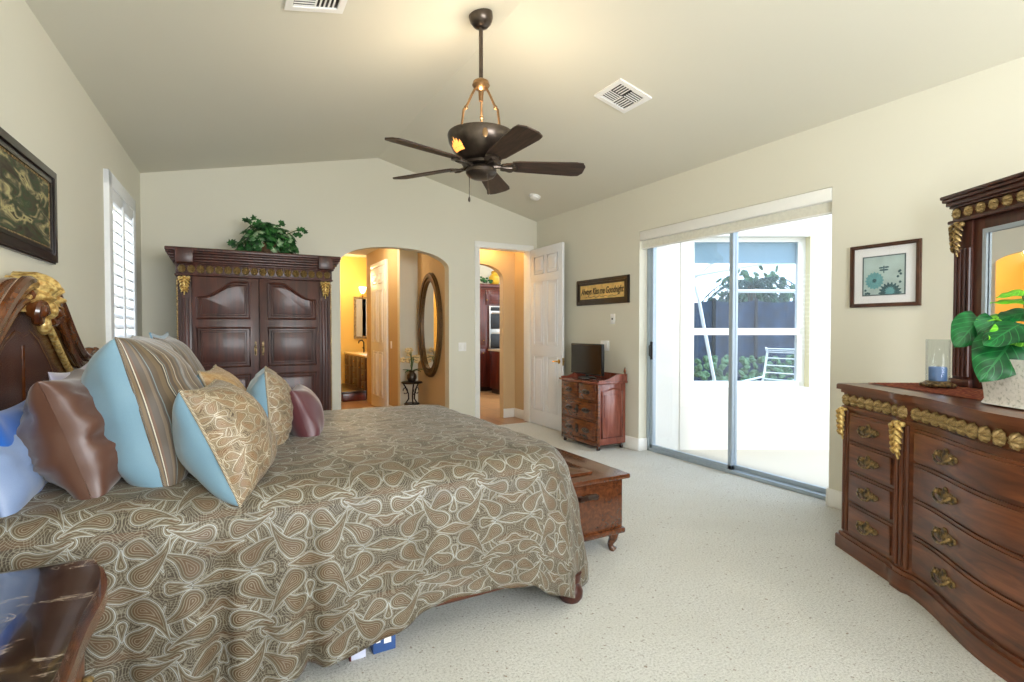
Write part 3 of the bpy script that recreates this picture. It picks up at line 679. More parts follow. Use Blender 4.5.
# yard beyond the window
sc_ = thing('privacy_screen', 'dark blue privacy screen fence outside beyond the lanai window', 'fence', camp(4.6, 12.0, -.03), -TH)
b = B()
for k in range(6): b.surf(lambda u, v, k=k: (-2.9 + k * .95 + .95 * u, .04 * sin(u * pi * 3), v * (2.05 - .06 * sin(u * pi))), 10, 1)
b.build('cloth', m_plain('navy_mesh', rgb(40, 58, 80), .8, nscale=4, var=.5), sc_)
for k in range(7): B().box((-2.93 + k * .95, -.03, 0), (-2.87 + k * .95, .03, 2.1)).build('post', 'black', sc_)
cg = thing('pool_cage', 'white aluminium pool cage frame beyond the lanai window', 'pool enclosure', camp(3.2, 10.5, -.03), -TH)
for pts in ([(0.35, 0, 0), (0.15, 0, 2.2), (.1, 0, 2.9)], [(.95, .2, 0), (.55, .2, 2.0), (.3, .2, 2.8)], [(-.2, 0, 2.35), (1.8, 0, 2.7), (4, 0, 2.75)], [(-.2, .1, 1.9), (1.0, .1, 2.9)], [(1.1, .1, 2.15), (4, .1, 2.15)]):
    B().tube(pts, .035, 4).build('beam', 'white', cg)
pt = thing('palm_tree', 'palm tree rising behind the dark blue privacy screen', 'tree', camp(6.6, 14.6, -.03))
B().tube([(0, 0, 0), (.05, 0, 1.2), (0, .05, 2.6)], [.14, .11, .10], 10).build('trunk', m_plain('palm_bark', rgb(92, 82, 68), .9, var=.3), pt)
b = B()
for k in range(34):
    a = k * 2.4; up = R.uniform(-.2, .8); L_ = R.uniform(1.1, 1.6)
    sp_ = [Vector((cos(a) * L_ * t, sin(a) * L_ * t, 2.6 + up * L_ * t - 1.0 * t * t * L_)) for t in [i / 10 for i in range(11)]]
    b.tube(sp_, .012, 4)
    for i in range(2, 11):
        for s_ in (-1, 1):
            q = sp_[i]; tip = q + Vector((-sin(a) * s_ * .22 + cos(a) * .12, cos(a) * s_ * .22 + sin(a) * .12, -.16)); w = Vector((cos(a), sin(a), 0)) * .022
            vs_ = [b.b.verts.new(p) for p in (q - w, q + w, tip)]; b.b.faces.new(vs_)
b.build('fronds', m_leaf('palm_frond', rgb(30, 50, 46), rgb(64, 90, 78), .6), pt)
for tx, td, tz, tr_, lab in ((7.4, 16.5, 1.7, 1.5, 'leafy green tree right of the palm beyond the lanai window'), (2.9, 18.0, 1.6, 1.3, 'dark leafy tree left of the palm beyond the lanai window')):
    tt = thing('garden_tree', lab, 'tree', camp(tx, td, -.03))
    B().tube([(0, 0, 0), (.05, 0, tz * .6), (0, 0, tz)], [.12, .09, .06], 8).build('trunk', m_plain('tree_bark', rgb(80, 66, 52), .9, var=.3), tt)
    b = B()
    for k in range(420):
        d_ = Vector((R.gauss(0, 1), R.gauss(0, 1), R.gauss(0, 1))).normalized() * tr_ * R.uniform(.35, 1) ; b.ell(Vector((0, 0, tz + .4)) + d_ * .9, (.14, .05, .10), 6, Euler((R.uniform(0, 3), R.uniform(0, 3), 0)).to_matrix())
    b.build('crown', m_leaf('garden_leaf', rgb(40, 66, 50), rgb(96, 128, 92), .6), tt)
hd = thing('hedge', 'green hedge at the foot of the privacy screen beyond the lanai window', 'hedge', camp(5.2, 11.4, -.03), -TH)
b = B()
for k in range(260):
    c_ = Vector((R.uniform(-1.6, 2.6), R.uniform(-.15, .15), R.uniform(.05, .8))); b.ell(c_, (.09, .05, .07), 6, Euler((R.uniform(0, 3), R.uniform(0, 3), 0)).to_matrix())
b.build('foliage', m_leaf('hedge_leaf', rgb(60, 96, 62), rgb(120, 152, 110), .6), hd)
ch = thing('patio_chair', 'white slatted metal patio chair beyond the lanai window', 'chair', camp(4.02, 8.1, -.03), -TH + radians(35))
prof = [(-.55, .38), (-.1, .36), (.05, .42), (.16, .70), (.24, 1.02), (.20, 1.10)]
for s_ in (-1, 1):
    B().tube([(x, s_ * .27, z) for x, z in prof], .018, 8).build('side_rail', 'white', ch)
    B().tube([(-.45, s_ * .27, .38), (-.48, s_ * .27, 0)], .016, 8).build('leg', 'white', ch); B().tube([(.08, s_ * .27, .45), (.20, s_ * .27, 0)], .016, 8).build('leg', 'white', ch)
    B().tube([(-.45, s_ * .27, .38), (-.42, s_ * .27, .60), (.13, s_ * .27, .64)], .016, 8).build('armrest', 'white', ch)
for i in range(14):
    t = i / 13 * 4.6 + .2; k = int(t); k = min(k, 4); f = t - k
    x = prof[k][0] * (1 - f) + prof[k + 1][0] * f; z = prof[k][1] * (1 - f) + prof[k + 1][1] * f
    B().tube([(x, -.27, z), (x, .27, z)], .020, 6, flat=(1, .5)).build('slat', 'white', ch)

# ------------------------------------------------------------------ left window with plantation shutters
w2 = bpy.data.objects.new('window_2', None); COL.objects.link(w2); w2['kind'] = 'structure'; w2.matrix_world = LWM
b = B()
for (a0, a1, z0, z1) in ((WL0 - .06, WL0 + .03, WZ0 - .06, WZ1 + .08), (WL1 - .03, WL1 + .07, WZ0 - .06, WZ1 + .08), (WL0 - .06, WL1 + .07, WZ1 - .03, WZ1 + .08), (WL0 - .06, WL1 + .07, WZ0 - .06, WZ0 + .03)):
    b.box((-.02, -a1, z0), (.035, -a0, z1), .004)
b.build('window_frame', 'shutter', w2)
mid = (WL0 + WL1) / 2
for a0, a1 in ((WL0 + .03, mid), (mid, WL1 - .03)):
    p = B().box((.0, -a1, WZ0 + .03), (.03, -a1 + .05, WZ1 - .03), .003).box((.0, -a0 - .05, WZ0 + .03), (.03, -a0, WZ1 - .03), .003).box((.0, -a1, WZ1 - .13), (.03, -a0, WZ1 - .03), .003).box((.0, -a1, WZ0 + .03), (.03, -a0, WZ0 + .13), .003).build('shutter_panel', 'shutter', w2)
    b = B(); nl = 17; z0 = WZ0 + .14; z1 = WZ1 - .14
    for k in range(nl):
        z = z0 + (z1 - z0) * (k + .5) / nl
        c_, s_ = cos(radians(-32)), sin(radians(-32))
        b.prism([(-.042, -.005), (0, -.008), (.042, -.005), (.042, .005), (0, .008), (-.042, .005)], -a1 + .052, -a0 - .052, MX((.012, 0, z), (c_, 0, s_), (-s_, 0, c_), (0, 1, 0)))
    b.build('louvers', 'shutter', p)
    B().tube([(.062, -(a0 + a1) / 2, z0), (.062, -(a0 + a1) / 2, z1)], .007, 6).build('tilt_rod', 'shutter', p)
B().box((-.12, -WL1, WZ0), (-.112, -WL0, WZ1)).build('pane', 'glass', w2)
#__PART2__

# ------------------------------------------------------------------ carved ornament shapes shared by the bedroom furniture
def shell_mesh():
    b = B()
    def fn(u, v):
        a = pi * 2 * u; r = v
        rib = 1 + .34 * cos(a * 9) * r
        return (.5 * r * cos(a) * (1 + .05 * cos(9 * a)), -(.40 * sqrt(max(0, 1 - r * r)) + .10 * (1 - r)) * rib, .5 * r * sin(a) * (1 + .05 * cos(9 * a)))
    b.surf(fn, 36, 5, cu=True)
    b.ell((0, -.28, -.30), (.16, .16, .14), 8)
    o = b.build('shell_ornament', 'gold', None, 60); me = o.data; bpy.data.objects.remove(o); return me
SHELL = shell_mesh()
def shell(parent, loc, w, h, d, rotz=0):
    o = bpy.data.objects.new('shell_ornament', SHELL); COL.objects.link(o); o.parent = parent; o.location = loc; o.scale = (w, d, h); o.rotation_euler = (0, 0, rotz); return o
def acanthus(parent, loc, w, h, rotz=0, m='goldlight'):
    """gilt leaf corbel hanging down: facing local -y"""
    b = B(); n = 5
    b.tube([(0, -.012 - .018 * sin(pi * t), -h * t) for t in [i / 10 for i in range(11)]], [w * .14 * (1 - .75 * i / 10) + .002 for i in range(11)], 8)
    for k in range(n):
        z = -h * (.06 + .80 * k / n); ww = w * (.5 - .30 * k / n)
        for s_ in (-1, 1):
            pts = [(s_ * ww * t, -.012 - .022 * sin(pi * min(1, t * .9)), z - h * .17 * t * t + h * .04 * sin(pi * t)) for t in (0, .3, .6, .85, 1)]
            b.tube(pts, [.010, .016, .015, .010, .004], 6, flat=(1, .8))
    for s_ in (-1, 1): b.ell((s_ * w * .36, -.014, -.005), (w * .17, .016, w * .17), 10)
    b.ell((0, -.02, 0), (w * .2, .02, w * .16), 10)
    o = b.build('leaf_corbel', m, parent, 60); o.location = loc; o.rotation_euler = (0, 0, rotz); return o
def crown_prof(x0, x1, y0, y1, steps):
    pass

# ------------------------------------------------------------------ armoire
ar = thing('armoire', 'large dark cherry armoire with carved gilt trim against the back wall', 'armoire', (.35, 6.0, 0))
B().box((-.705, .02, .08), (.705, .62, 2.0), .004).build('body', 'cherry', ar)
B().box((-.75, -.05, 0), (.75, .63, .11), .012).box((-.73, -.03, .11), (.73, .62, .14), .01).build('plinth', 'cherry', ar)
b = B()
for z0, z1, e in ((1.985, 2.005, .03), (2.005, 2.03, .04), (2.03, 2.055, .058), (2.055, 2.08, .072), (2.08, 2.10, .086), (2.10, 2.135, .092)):
    b.box((-.705 - e, -.0 - e, z0), (.705 + e, .63, z1), .008)
for s_ in (-1, 1): b.box((s_ * .64 - .075, -.100, 1.99), (s_ * .64 + .075, .2, 2.128), .01)
b.build('cornice', 'cherry', ar)
B().box((-.715, -.02, 1.885), (.715, .6, 1.985), .004).box((-.725, -.035, 1.872), (.725, .6, 1.888), .006).build('frieze', 'cherry', ar)
for k in range(18):
    if k in (): continue
    shell(ar, (-.665 + 1.33 * k / 17, -.022, 1.937), .068, .078, .06)
for s_ in (-1, 1):
    b = B(); b.box((s_ * .645 - .058, -.012, .14), (s_ * .645 + .058, .05, 1.875), .003)
    for q in (-.03, 0, .03): b.tube([(s_ * .645 + q, -.012, .40), (s_ * .645 + q, -.012, 1.66)], .010, 8)
    p = b.build('pilaster', 'cherry', ar)
    b = B()
    for k in range(72): b.ell((s_ * .704, -.008, .16 + k * .0235), (.010, .012, .0135), 6)
    b.build('bead_edge', 'gold', p)
    acanthus(ar, (s_ * .645, -.014, 1.855), .10, .17)
def cath(x0, x1, z0, zl, zh, flip):
    """panel outline whose top climbs in an ogee from the outer side to the centre"""
    pts = [(x0, z0), (x1, z0)]; n = 16; top = []
    for k in range(n + 1):
        t = k / n
        e = 0 if t < .06 else (1 if t > .80 else .5 - .5 * cos(pi * (t - .06) / .74))
        if .55 < t < .8: e = min(1.0, e + .06 * sin(pi * (t - .55) / .25))
        top.append((x0 + (x1 - x0) * t, zl + (zh - zl) * e))
    if flip: top = [(x0 + x1 - x, z) for x, z in top]; return pts + top
    return pts + top[::-1]
def inset(poly, d):
    cx = sum(p[0] for p in poly) / len(poly); cz = sum(p[1] for p in poly) / len(poly)
    w = max(p[0] for p in poly) - min(p[0] for p in poly); h = max(p[1] for p in poly) - min(p[1] for p in poly)
    mx = (max(p[0] for p in poly) + min(p[0] for p in poly)) / 2; mz = (max(p[1] for p in poly) + min(p[1] for p in poly)) / 2
    return [(mx + (x - mx) * (1 - 2 * d / w), mz + (z - mz) * (1 - 2 * d / h)) for x, z in poly]
for s_ in (-1, 1):
    x0, x1 = (-.585, -.004) if s_ < 0 else (.004, .585)
    dr = B().box((x0, -.022, .42), (x1, .02, 1.868), .004).build('door', 'cherry', ar)
    px0, px1 = (-.545, -.085) if s_ < 0 else (.085, .545)
    for poly in (cath(px0, px1, 1.465, 1.665, 1.825, s_ > 0), [(px0, .985), (px1, .985), (px1, 1.37), (px0, 1.37)], [(px0, .50), (px1, .50), (px1, .90), (px0, .90)]):
        b = B(); b.tube([(p[0], -.024, p[1]) for p in poly], .012, 8, True)
        b.tube([(p[0], -.023, p[1]) for p in inset(poly, .03)], .006, 6, True)
        b.prism(inset(poly, .045), .0, .010, MX((0, -.022, 0), (1, 0, 0), (0, 0, 1), (0, -1, 0)), .006)
        b.build('raised_panel', 'cherry', dr)
    hx = s_ * .034
    B().prism([(hx - .008, 1.09), (hx + .008, 1.09), (hx + .012, 1.16), (hx + .008, 1.23), (hx - .008, 1.23), (hx - .012, 1.16)], 0, .004, MX((0, -.022, 0), (1, 0, 0), (0, 0, 1), (0, -1, 0))).ell((hx, -.04, 1.18), (.012, .014, .012), 10).tube([(hx, -.034, 1.17), (hx, -.046, 1.15), (hx, -.046, 1.12), (hx, -.034, 1.10)], .005, 8).build('pull', 'pull', dr)
    dw = B().box((x0, -.022, .155), (x1, .02, .405), .005).build('drawer', 'cherry', ar)
    for q in (.3, .7): B().ell((x0 + (x1 - x0) * q, -.04, .28), (.022, .02, .022), 12).build('knob', 'pull', dw)

# ivy on the armoire
iv = thing('ivy_plant', 'bushy green ivy plant on top of the armoire', 'plant', (.46, 6.28, 2.135))
B().lathe([(0, 0), (.10, 0), (.12, .02), (.13, .12), (.12, .13), (.0, .13)], 20).build('basket', m_plain('wicker_basket', rgb(92, 66, 40), .8, var=.3), iv)
def ivy_leaf(b, p, n_, size, spin):
    n_ = n_.normalized(); t = n_.orthogonal().normalized(); t = Matrix.Rotation(spin, 3, n_) @ t; s2 = n_.cross(t)
    out = [(0, -.45), (.22, -.55), (.55, -.30), (.34, -.08), (.62, .22), (.24, .22), (0, .75), (-.24, .22), (-.62, .22), (-.34, -.08), (-.55, -.30), (-.22, -.55)]
    c_ = b.b.verts.new(p + n_ * size * .12); vs_ = [b.b.verts.new(p + (t * x + s2 * y) * size - n_ * (abs(x) * size * .12)) for x, y in out]
    for k in range(12): b.b.faces.new((c_, vs_[k], vs_[(k + 1) % 12]))
b = B(); bp = B(); bs = B()
for k in range(330):
    a = R.uniform(0, 2 * pi); e = R.random() ** .7
    rx, ry = .31, .19
    ph = R.uniform(0, pi / 2)
    d_ = Vector((cos(a) * cos(ph), sin(a) * cos(ph), sin(ph)))
    p = Vector((d_.x * rx * (.5 + .5 * e), d_.y * ry * (.55 + .45 * e), -.0 + .05 + d_.z * .31 * (.6 + .4 * e)))
    nn = Vector((d_.x, d_.y, d_.z + .3)) + Vector((R.uniform(-.5, .5), R.uniform(-.7, .2), R.uniform(-.3, .3)))
    ivy_leaf(bp if R.random() < .14 else b, p, nn, R.uniform(.062, .092), R.uniform(0, 6.28))
for tip in ((-.21, -.05, .36), (-.10, -.02, .37), (.31, -.05, .27), (.34, -.02, .33), (.12, 0, .36), (-.34, -.06, .10)):
    tip = Vector(tip); bs.tube([(0, 0, .10), tip * .5 + Vector((0, 0, .08)), tip], .005, 5)
    for q in range(3): ivy_leaf(b, tip + Vector((R.uniform(-.04, .04), -.02, R.uniform(-.04, .03))), Vector((R.uniform(-.4, .4), -1, .3)), R.uniform(.045, .06), R.uniform(0, 6.28))
b.build('foliage', 'ivy', iv, 0); bp.build('pale_leaves', 'ivypale', iv, 0); bs.build('vines', 'stem', iv)

# ------------------------------------------------------------------ bed: frame, headboard, spread
BX0, BX1, BY0, BY1, BZ = -.68, 1.55, 2.17, 4.09, .765
YC = 3.12
hb = thing('bed', 'king bed with an arched carved wooden headboard and dark side rails', 'bed', (-.765, YC, 0))
HW = 1.17
def hb_top(y):
    """underside of the crest moulding / top of the panel"""
    t = abs(y) / HW
    k = [(0, 1.44), (.10, 1.455), (.22, 1.42), (.38, 1.33), (.55, 1.215), (.70, 1.135), (.85, 1.10), (1, 1.10)]
    for (a, za), (c, zc) in zip(k, k[1:]):
        if t <= c:
            f = (t - a) / (c - a); f = f * f * (3 - 2 * f) * .35 + f * .65; return za + (zc - za) * f
    return k[-1][1]
ys = [(-1 + 2 * i / 60) * HW for i in range(61)]
poly = [(-HW + .04, .0), (HW - .04, 0)] + [(y, hb_top(y)) for y in reversed(ys)]
YZ = MX((0, 0, 0), (0, 1, 0), (0, 0, 1), (1, 0, 0))
B().prism(poly, -.045, -.005, YZ).build('headboard_panel', 'headpanel', hb)
# raised inner arch bands and centre stile
def band(f0, rad, x, m, name, z_in):
    b = B(); pts = [(x, y * f0, hb_top(y) - z_in) for y in ys]
    pts = [(x, -HW * f0, .35)] + pts + [(x, HW * f0, .35)]
    b.tube(pts, rad, 10, flat=(1, .9)); return b.build(name, m, hb)
band(.80, .022, -.022, 'headwood', 'inner_moulding', .115)
B().tube([(-.012, 0, .4), (-.012, 0, 1.28)], .014, 8).build('centre_stile', 'headwood', hb)
# heavy crest rails sweeping down from the shell in S-curves
for s_ in (-1, 1):
    b = B()
    path = [(s_ * HW * t, z) for t, z in ((.03, 1.49), (.10, 1.515), (.17, 1.51), (.25, 1.475), (.34, 1.42), (.45, 1.34), (.56, 1.265), (.67, 1.20), (.78, 1.16), (.90, 1.145), (1.0, 1.16), (1.04, 1.19))]
    fine = []
    for i in range(len(path) - 1):
        for q in range(4):
            t = q / 4; p0 = path[max(0, i - 1)]; p1 = path[i]; p2 = path[i + 1]; p3 = path[min(len(path) - 1, i + 2)]
            cr_ = lambda a, b_, c, d: .5 * ((2 * b_) + (-a + c) * t + (2 * a - 5 * b_ + 4 * c - d) * t * t + (-a + 3 * b_ - 3 * c + d) * t ** 3)
            fine.append((cr_(p0[0], p1[0], p2[0], p3[0]), cr_(p0[1], p1[1], p2[1], p3[1])))
    fine.append(path[-1])
    n = len(fine)
    b.tube([(.0, y, z) for y, z in fine], [.078 - .045 * i / n for i in range(n)], 14, flat=(1, .75))
    b.tube([(.055, y, z + .035) for y, z in fine], [.030 - .012 * i / n for i in range(n)], 10)
    b.tube([(.045, y, z - .045) for y, z in fine], [.020 - .008 * i / n for i in range(n)], 10)
    b.build('crest_rail', 'headwood', hb)
    # volute by the shell and at the outer end
    b = B()
    b.tube([(.06 + .002 * i, s_ * (.125 + (.075 - .0028 * i) * cos(i * .42 + 1)), 1.435 + (.075 - .0028 * i) * sin(i * .42 + 1)) for i in range(26)], [.024 - .0004 * i for i in range(26)], 8)
    b.ell((.075, s_ * .125, 1.435), (.045, .04, .04), 14)
    b.build('scroll', 'headwood', hb)
    B().ell((.02, s_ * HW * 1.04, 1.19), (.05, .05, .05), 14).build('end_scroll', 'headwood', hb)
    # gilt twisted leaf edging below the rail
    b = B(); L_ = [(y, z - .085 - .02 * (i / n)) for i, (y, z) in enumerate(fine) if i > 7]
    acc = 0; last = L_[0]
    for (y, z) in L_[1:]:
        seg = sqrt((y - last[0]) ** 2 + (z - last[1]) ** 2); m_ = max(1, round(seg / .034))
        for q in range(m_):
            f = q / m_; yy = last[0] + (y - last[0]) * f; zz = last[1] + (z - last[1]) * f; ang = atan2(z - last[1], y - last[0])
            b.ell((.012, yy, zz), (.018, .013, .024), 8, Matrix.Rotation(ang + .8 * s_, 3, 'X'))
        last = (y, z)
    b.build('gilt_edging', 'goldlight', hb)
    B().box((-.045, s_ * (HW - .09) - .05, 0), (.01, s_ * (HW - .09) + .05, 1.10), .008).build('post', 'headwood', hb)
# shell crest
b = B()
def crest(u, v):
    a = radians(112) * (2 * u - 1); r = v
    rib = 1 + .15 * cos(a * 9) * min(1, r * 1.5)
    return (.02 + .115 * sqrt(max(0, 1 - (r * .98) ** 2.4)) * rib * min(1, .35 + r * 1.3), sin(a) * .165 * r * rib ** .5, 1.475 + cos(a) * .125 * r * rib ** .5)
b.surf(crest, 88, 12)
b.surf(lambda u, v: (-.03, crest(u, v)[1], crest(u, v)[2]), 88, 3)
b.surf(lambda u, v: (crest(u, 1)[0] * (1 - v) - .03 * v, crest(u, 1)[1], crest(u, 1)[2]), 88, 2)
b.ell((.085, 0, 1.44), (.04, .05, .045), 12); b.ell((.07, 0, 1.375), (.028, .034, .05), 12)
b.build('shell_crest', 'goldlight', hb, 60)
for y_ in (BY0 + .02, BY1 - .06): B().box((.0, y_ - YC, .13), (2.27, y_ - YC + .04, .33), .006).build('side_rail', 'mahogany', hb)
B().box((2.24, BY0 - YC + .02, .13), (2.28, BY1 - YC - .02, .33), .006).build('foot_rail', 'mahogany', hb)
for y_ in (BY0 + .0, BY1 - .06): B().lathe([(0, 0), (.045, 0), (.06, .02), (.062, .05), (.05, .075), (.035, .085), (.05, .10), (.055, .14), (0, .14)], 20, (2.29, y_ - YC, 0)).build('bun_foot', 'cherry', hb)
B().box((.03, BY0 + .02 - YC, .34), (2.23, BY1 - YC - .02, .64), .06, seg=3).build('mattress', m_plain('white_ticking', rgb(225, 224, 220), .8), hb)

# bedspread laid over the mattress
def spread():
    b = B(); cr_ = .26
    # perimeter of the mattress top seen from above: near side, foot corner arc, foot, far corner arc, far side
    per = []
    def add(x, y, nx, ny): per.append((x - nx * .09, y - ny * .09, nx, ny))
    n1, na, n2 = 90, 22, 60
    for i in range(n1): add(BX0 + (BX1 - cr_ - BX0) * i / n1, BY0, 0, -1)
    for i in range(na): a = -pi / 2 + pi / 2 * i / na; add(BX1 - cr_ + cr_ * cos(a), BY0 + cr_ + cr_ * sin(a), cos(a), sin(a))
    for i in range(n2): add(BX1, BY0 + cr_ + (BY1 - BY0 - 2 * cr_) * i / n2, 1, 0)
    for i in range(na): a = pi / 2 * i / na; add(BX1 - cr_ + cr_ * cos(a), BY1 - cr_ + cr_ * sin(a), cos(a), sin(a))
    for i in range(n1 + 1): add(BX1 - cr_ - (BX1 - cr_ - BX0) * i / n1, BY1, 0, 1)
    NP = len(per) - 1; ym = (BY0 + BY1) / 2
    QT, QS = 26, 36; LS = .80
    def spine(x): return min(x, BX1 - .95)
    LK = [(-1, .0), (.25, .015), (.40, .03), (.58, .065), (.87, .155), (1.08, .13), (1.25, .11), (1.34, .04), (1.45, -.02), (1.60, .02)]
    def lift(x):
        for (a, za), (c, zc) in zip(LK, LK[1:]):
            if x <= c: f = (x - a) / (c - a); f = f * f * (3 - 2 * f); return za + (zc - za) * f
        return LK[-1][1]
    def pos(u, v):
        i = min(NP, int(round(u * NP))); x, y, nx, ny = per[i]
        q = v * (QT + QS)
        if q <= QT:                              # top of the bed
            f = q / QT; sx_, sy_ = spine(x), ym
            px, py = sx_ + (x - sx_) * f, sy_ + (y - sy_) * f
            z = BZ + .035 - .035 * f ** 5 + .010 * noise.noise((px * 2.2, py * 2.2, 1)) + .004 * noise.noise((px * 9, py * 9, 3))
            return Vector((px, py, z)), (px, py)
        r = (q - QT) / QS * LS                   # the drape
        rad = .15
        if r < rad * pi / 2: h = rad * sin(r / rad); dz = rad * (1 - cos(r / rad))
        else: h = rad + (r - rad * pi / 2) * .06; dz = rad + (r - rad * pi / 2) * .985
        corner = abs(nx * ny) * 2
        s_ = i * .0245
        fall = max(0, r - .16) / (LS - .16)
        fold = fall * (.020 * noise.noise((s_ * 2.6, r * .8, 5)) + .012 * noise.noise((s_ * 6.5, r * 1.2, 9)))
        # two deep vertical tucks near the head and the puffed foot corner
        for c_, w_, a_ in ((.67, .030, -.085), (.97, .028, -.08), (.58, .05, .035), (.87, .05, .035), (.40, .025, -.03), (1.40, .05, -.026), (1.75, .04, -.02)):
            if ny < -.5: fold += a_ * exp(-((x - (BX0 + c_)) / w_) ** 2) * fall
        if corner > 0: fold += corner * (.055 * fall + .02 * sin(fall * pi) + .03 * fall * sin(atan2(ny, nx) * 9))
        wr = .006 * noise.noise((s_ * 7, r * 9, 2)) + .010 * noise.noise((s_ * 2.2, r * 4.0, 8))
        z = BZ - dz + wr * .5 + .005 * noise.noise((s_ * 5, 0, 4))
        z += fall * fall * (.022 * noise.noise((s_ * 1.1, 0, 7)) + (lift(x + nx * .1) if ny < -.2 else 0))
        k = h + fold + wr
        return Vector((x + nx * k, y + ny * k, max(z, .03))), (x + nx * r, y + ny * r)
    b.surf(lambda u, v: pos(u, v)[0], NP, QT + QS, uvfn=lambda u, v: pos(u, v)[1])
    bmesh.ops.remove_doubles(b.b, verts=b.b.verts[:], dist=.0008)
    o = b.build('bedspread', 'paisley', None, 0)
    o.data.polygons.foreach_set('use_smooth', [True] * len(o.data.polygons))
    so = o.modifiers.new('thickness', 'SOLIDIFY'); so.thickness = .010; so.offset = -1
    return o
tag(spread(), 'large brown and silver paisley bedspread draped over the bed to near the carpet', 'bedspread')

# ------------------------------------------------------------------ pillows
def pillow(name, label, c, yaw, lean, w, h, t, front, back=None, pinch=.10, piping=None, gather=0, uvs=(1, 1), seed=0, roll=0, group=None, flange=0, wr=1.0, cat='pillow', soft=.5, folds=0):
    """c: centre; yaw: compass of the front face; lean: how far it tips back"""
    a, l = radians(yaw), radians(lean)
    nrm = Vector((cos(a) * cos(l), sin(a) * cos(l), sin(l))); u_ = Vector((-sin(a), cos(a), 0)); v_ = nrm.cross(u_)
    mw = MX(c, u_, nrm * -1, v_) @ Matrix.Rotation(radians(roll), 4, 'Y')
    root = thing(name, label, cat, mw=mw, group=group)
    def edge(u, v):
        px = w / 2 * u * (1 - pinch * (1 - v * v)); pz = h / 2 * v * (1 - pinch * (1 - u * u))
        return px, pz
    def side(s_):
        def fn(i, j):
            u, v = 2 * i - 1, 2 * j - 1
            px, pz = edge(u, v)
            body = max(0, (1 - u * u) * (1 - v * v))
            th = t / 2 * body ** soft
            e = (1 - body)
            wrk = .014 * noise.noise((px * 6 + seed, pz * 6, s_ * 3 + seed)) + .010 * noise.noise((px * 13, pz * 5 + seed, s_))
            # creases running in from the edge
            if gather: wrk += gather * sin((v * 7 + noise.noise((u * 2, v * 3, seed)) * 1.5) * pi) * max(0, abs(u) - .1) * (1 - u * u) ** .35
            sag = -.05 * t * v
            if folds: wrk += folds * (noise.noise((px * 3 + seed, pz * 15, s_ * 2)) + .6 * noise.noise((px * 5, pz * 30 + px * 12, seed)))
            th = max(0, th + wr * wrk * min(1, body * 5)) if body > 0 else 0
            return (px + wr * .006 * noise.noise((pz * 8, s_, seed)) * (1 - body), -s_ * th, pz + sag * body)
        return fn
    NA = 60; arc = [0.0]
    for q in range(NA):
        u0, u1 = -cos(pi * q / NA), -cos(pi * (q + 1) / NA)
        arc.append(arc[-1] + sqrt((w / 2 * (u1 - u0)) ** 2 + (t / 2 * (max(0, 1 - u1 * u1) ** soft - max(0, 1 - u0 * u0) ** soft)) ** 2))
    for s_, nm, m_ in ((1, 'front', front), (-1, 'back', back or front)):
        f_ = side(s_)
        B().surf(lambda i, j: f_(.5 - .5 * cos(pi * i), .5 - .5 * cos(pi * j)), 36, 36, uvfn=lambda i, j: (arc[int(round(i * 36 / 36 * NA))] * uvs[0] + seed * .13, arc[int(round(j * NA))] * h / w * uvs[1] + seed * .07)).build(nm, m_, root, 0).data.polygons.foreach_set('use_smooth', [True] * 1296)
    per = []
    n = 26
    for i in range(n): per.append((-1 + 2 * i / n, -1))
    for i in range(n): per.append((1, -1 + 2 * i / n))
    for i in range(n): per.append((1 - 2 * i / n, 1))
    for i in range(n): per.append((-1, 1 - 2 * i / n))
    if piping:
        pts = [edge(u, v) for u, v in per]; pr = .0055 if piping == 'rope' else .004
        b = B(); m_ = len(pts)
        b.surf(lambda i, j: (pts[int(round(i * m_)) % m_][0], 0, pts[int(round(i * m_)) % m_][1]) if False else _ring(pts, i, j, pr, m_), m_, 8, True, True, uvfn=lambda i, j: (i * m_ * 2.2, j * 1.0))
        b.build('piping', piping, root)
    if flange:
        b = B(); pts = [edge(u, v) for u, v in per]; k = 1 + flange / (w / 2); k2 = 1 + flange / (h / 2)
        po = [(x * k, z * k2) for x, z in pts]
        b.ring(po, pts, -.004, .004, MX((0, 0, 0), (1, 0, 0), (0, 0, 1), (0, -1, 0))); b.build('flange', back or front, root)
    return root
def _ring(pts, i, j, r, m_):
    k = int(round(i * m_)) % m_; p = pts[k]; a = pts[k - 1]; c = pts[(k + 1) % m_]
    tx, tz = c[0] - a[0], c[1] - a[1]; L_ = sqrt(tx * tx + tz * tz) or 1; nx, nz = tz / L_, -tx / L_
    return (p[0] + nx * r * cos(2 * pi * j), r * sin(2 * pi * j), p[1] + nz * r * cos(2 * pi * j))
BT = BZ - .008
pillow('bed_pillow', 'royal blue bed pillow against the headboard behind the pale blue one', Vector((-.64, 2.64, BT + .15)), 2, 14, .74, .36, .15, 'royal', seed=1)
pillow('bed_pillow', 'pale blue sateen bed pillow at the far left near the headboard', Vector((-.655, 2.50, BT + .125)), 0, 22, .56, .34, .20, 'paleblue', seed=2, wr=1.4, folds=.008)
pillow('lavender_pillow', 'pale lavender pillow standing behind the brown satin sham', Vector((-.52, 2.98, BT + .21)), 0, 14, .72, .46, .14, m_satin('lavender_sateen', rgb(186, 182, 204)), seed=12)
pillow('satin_sham', 'chocolate brown satin sham between the pale blue pillow and the striped pillow', Vector((-.465, 2.60, BT + .205)), 2, 18, .66, .46, .32, 'brown', seed=3, wr=1.6, soft=.38, folds=.022)
pillow('euro_sham', 'big brown striped euro sham with powder blue back, nearest the camera', Vector((-.258, 2.60, BT + .275)), 2, 14, .60, .60, .40, 'stripe', 'blue', seed=4, piping='stripe', pinch=.06, soft=.40, wr=1.5, folds=.007)
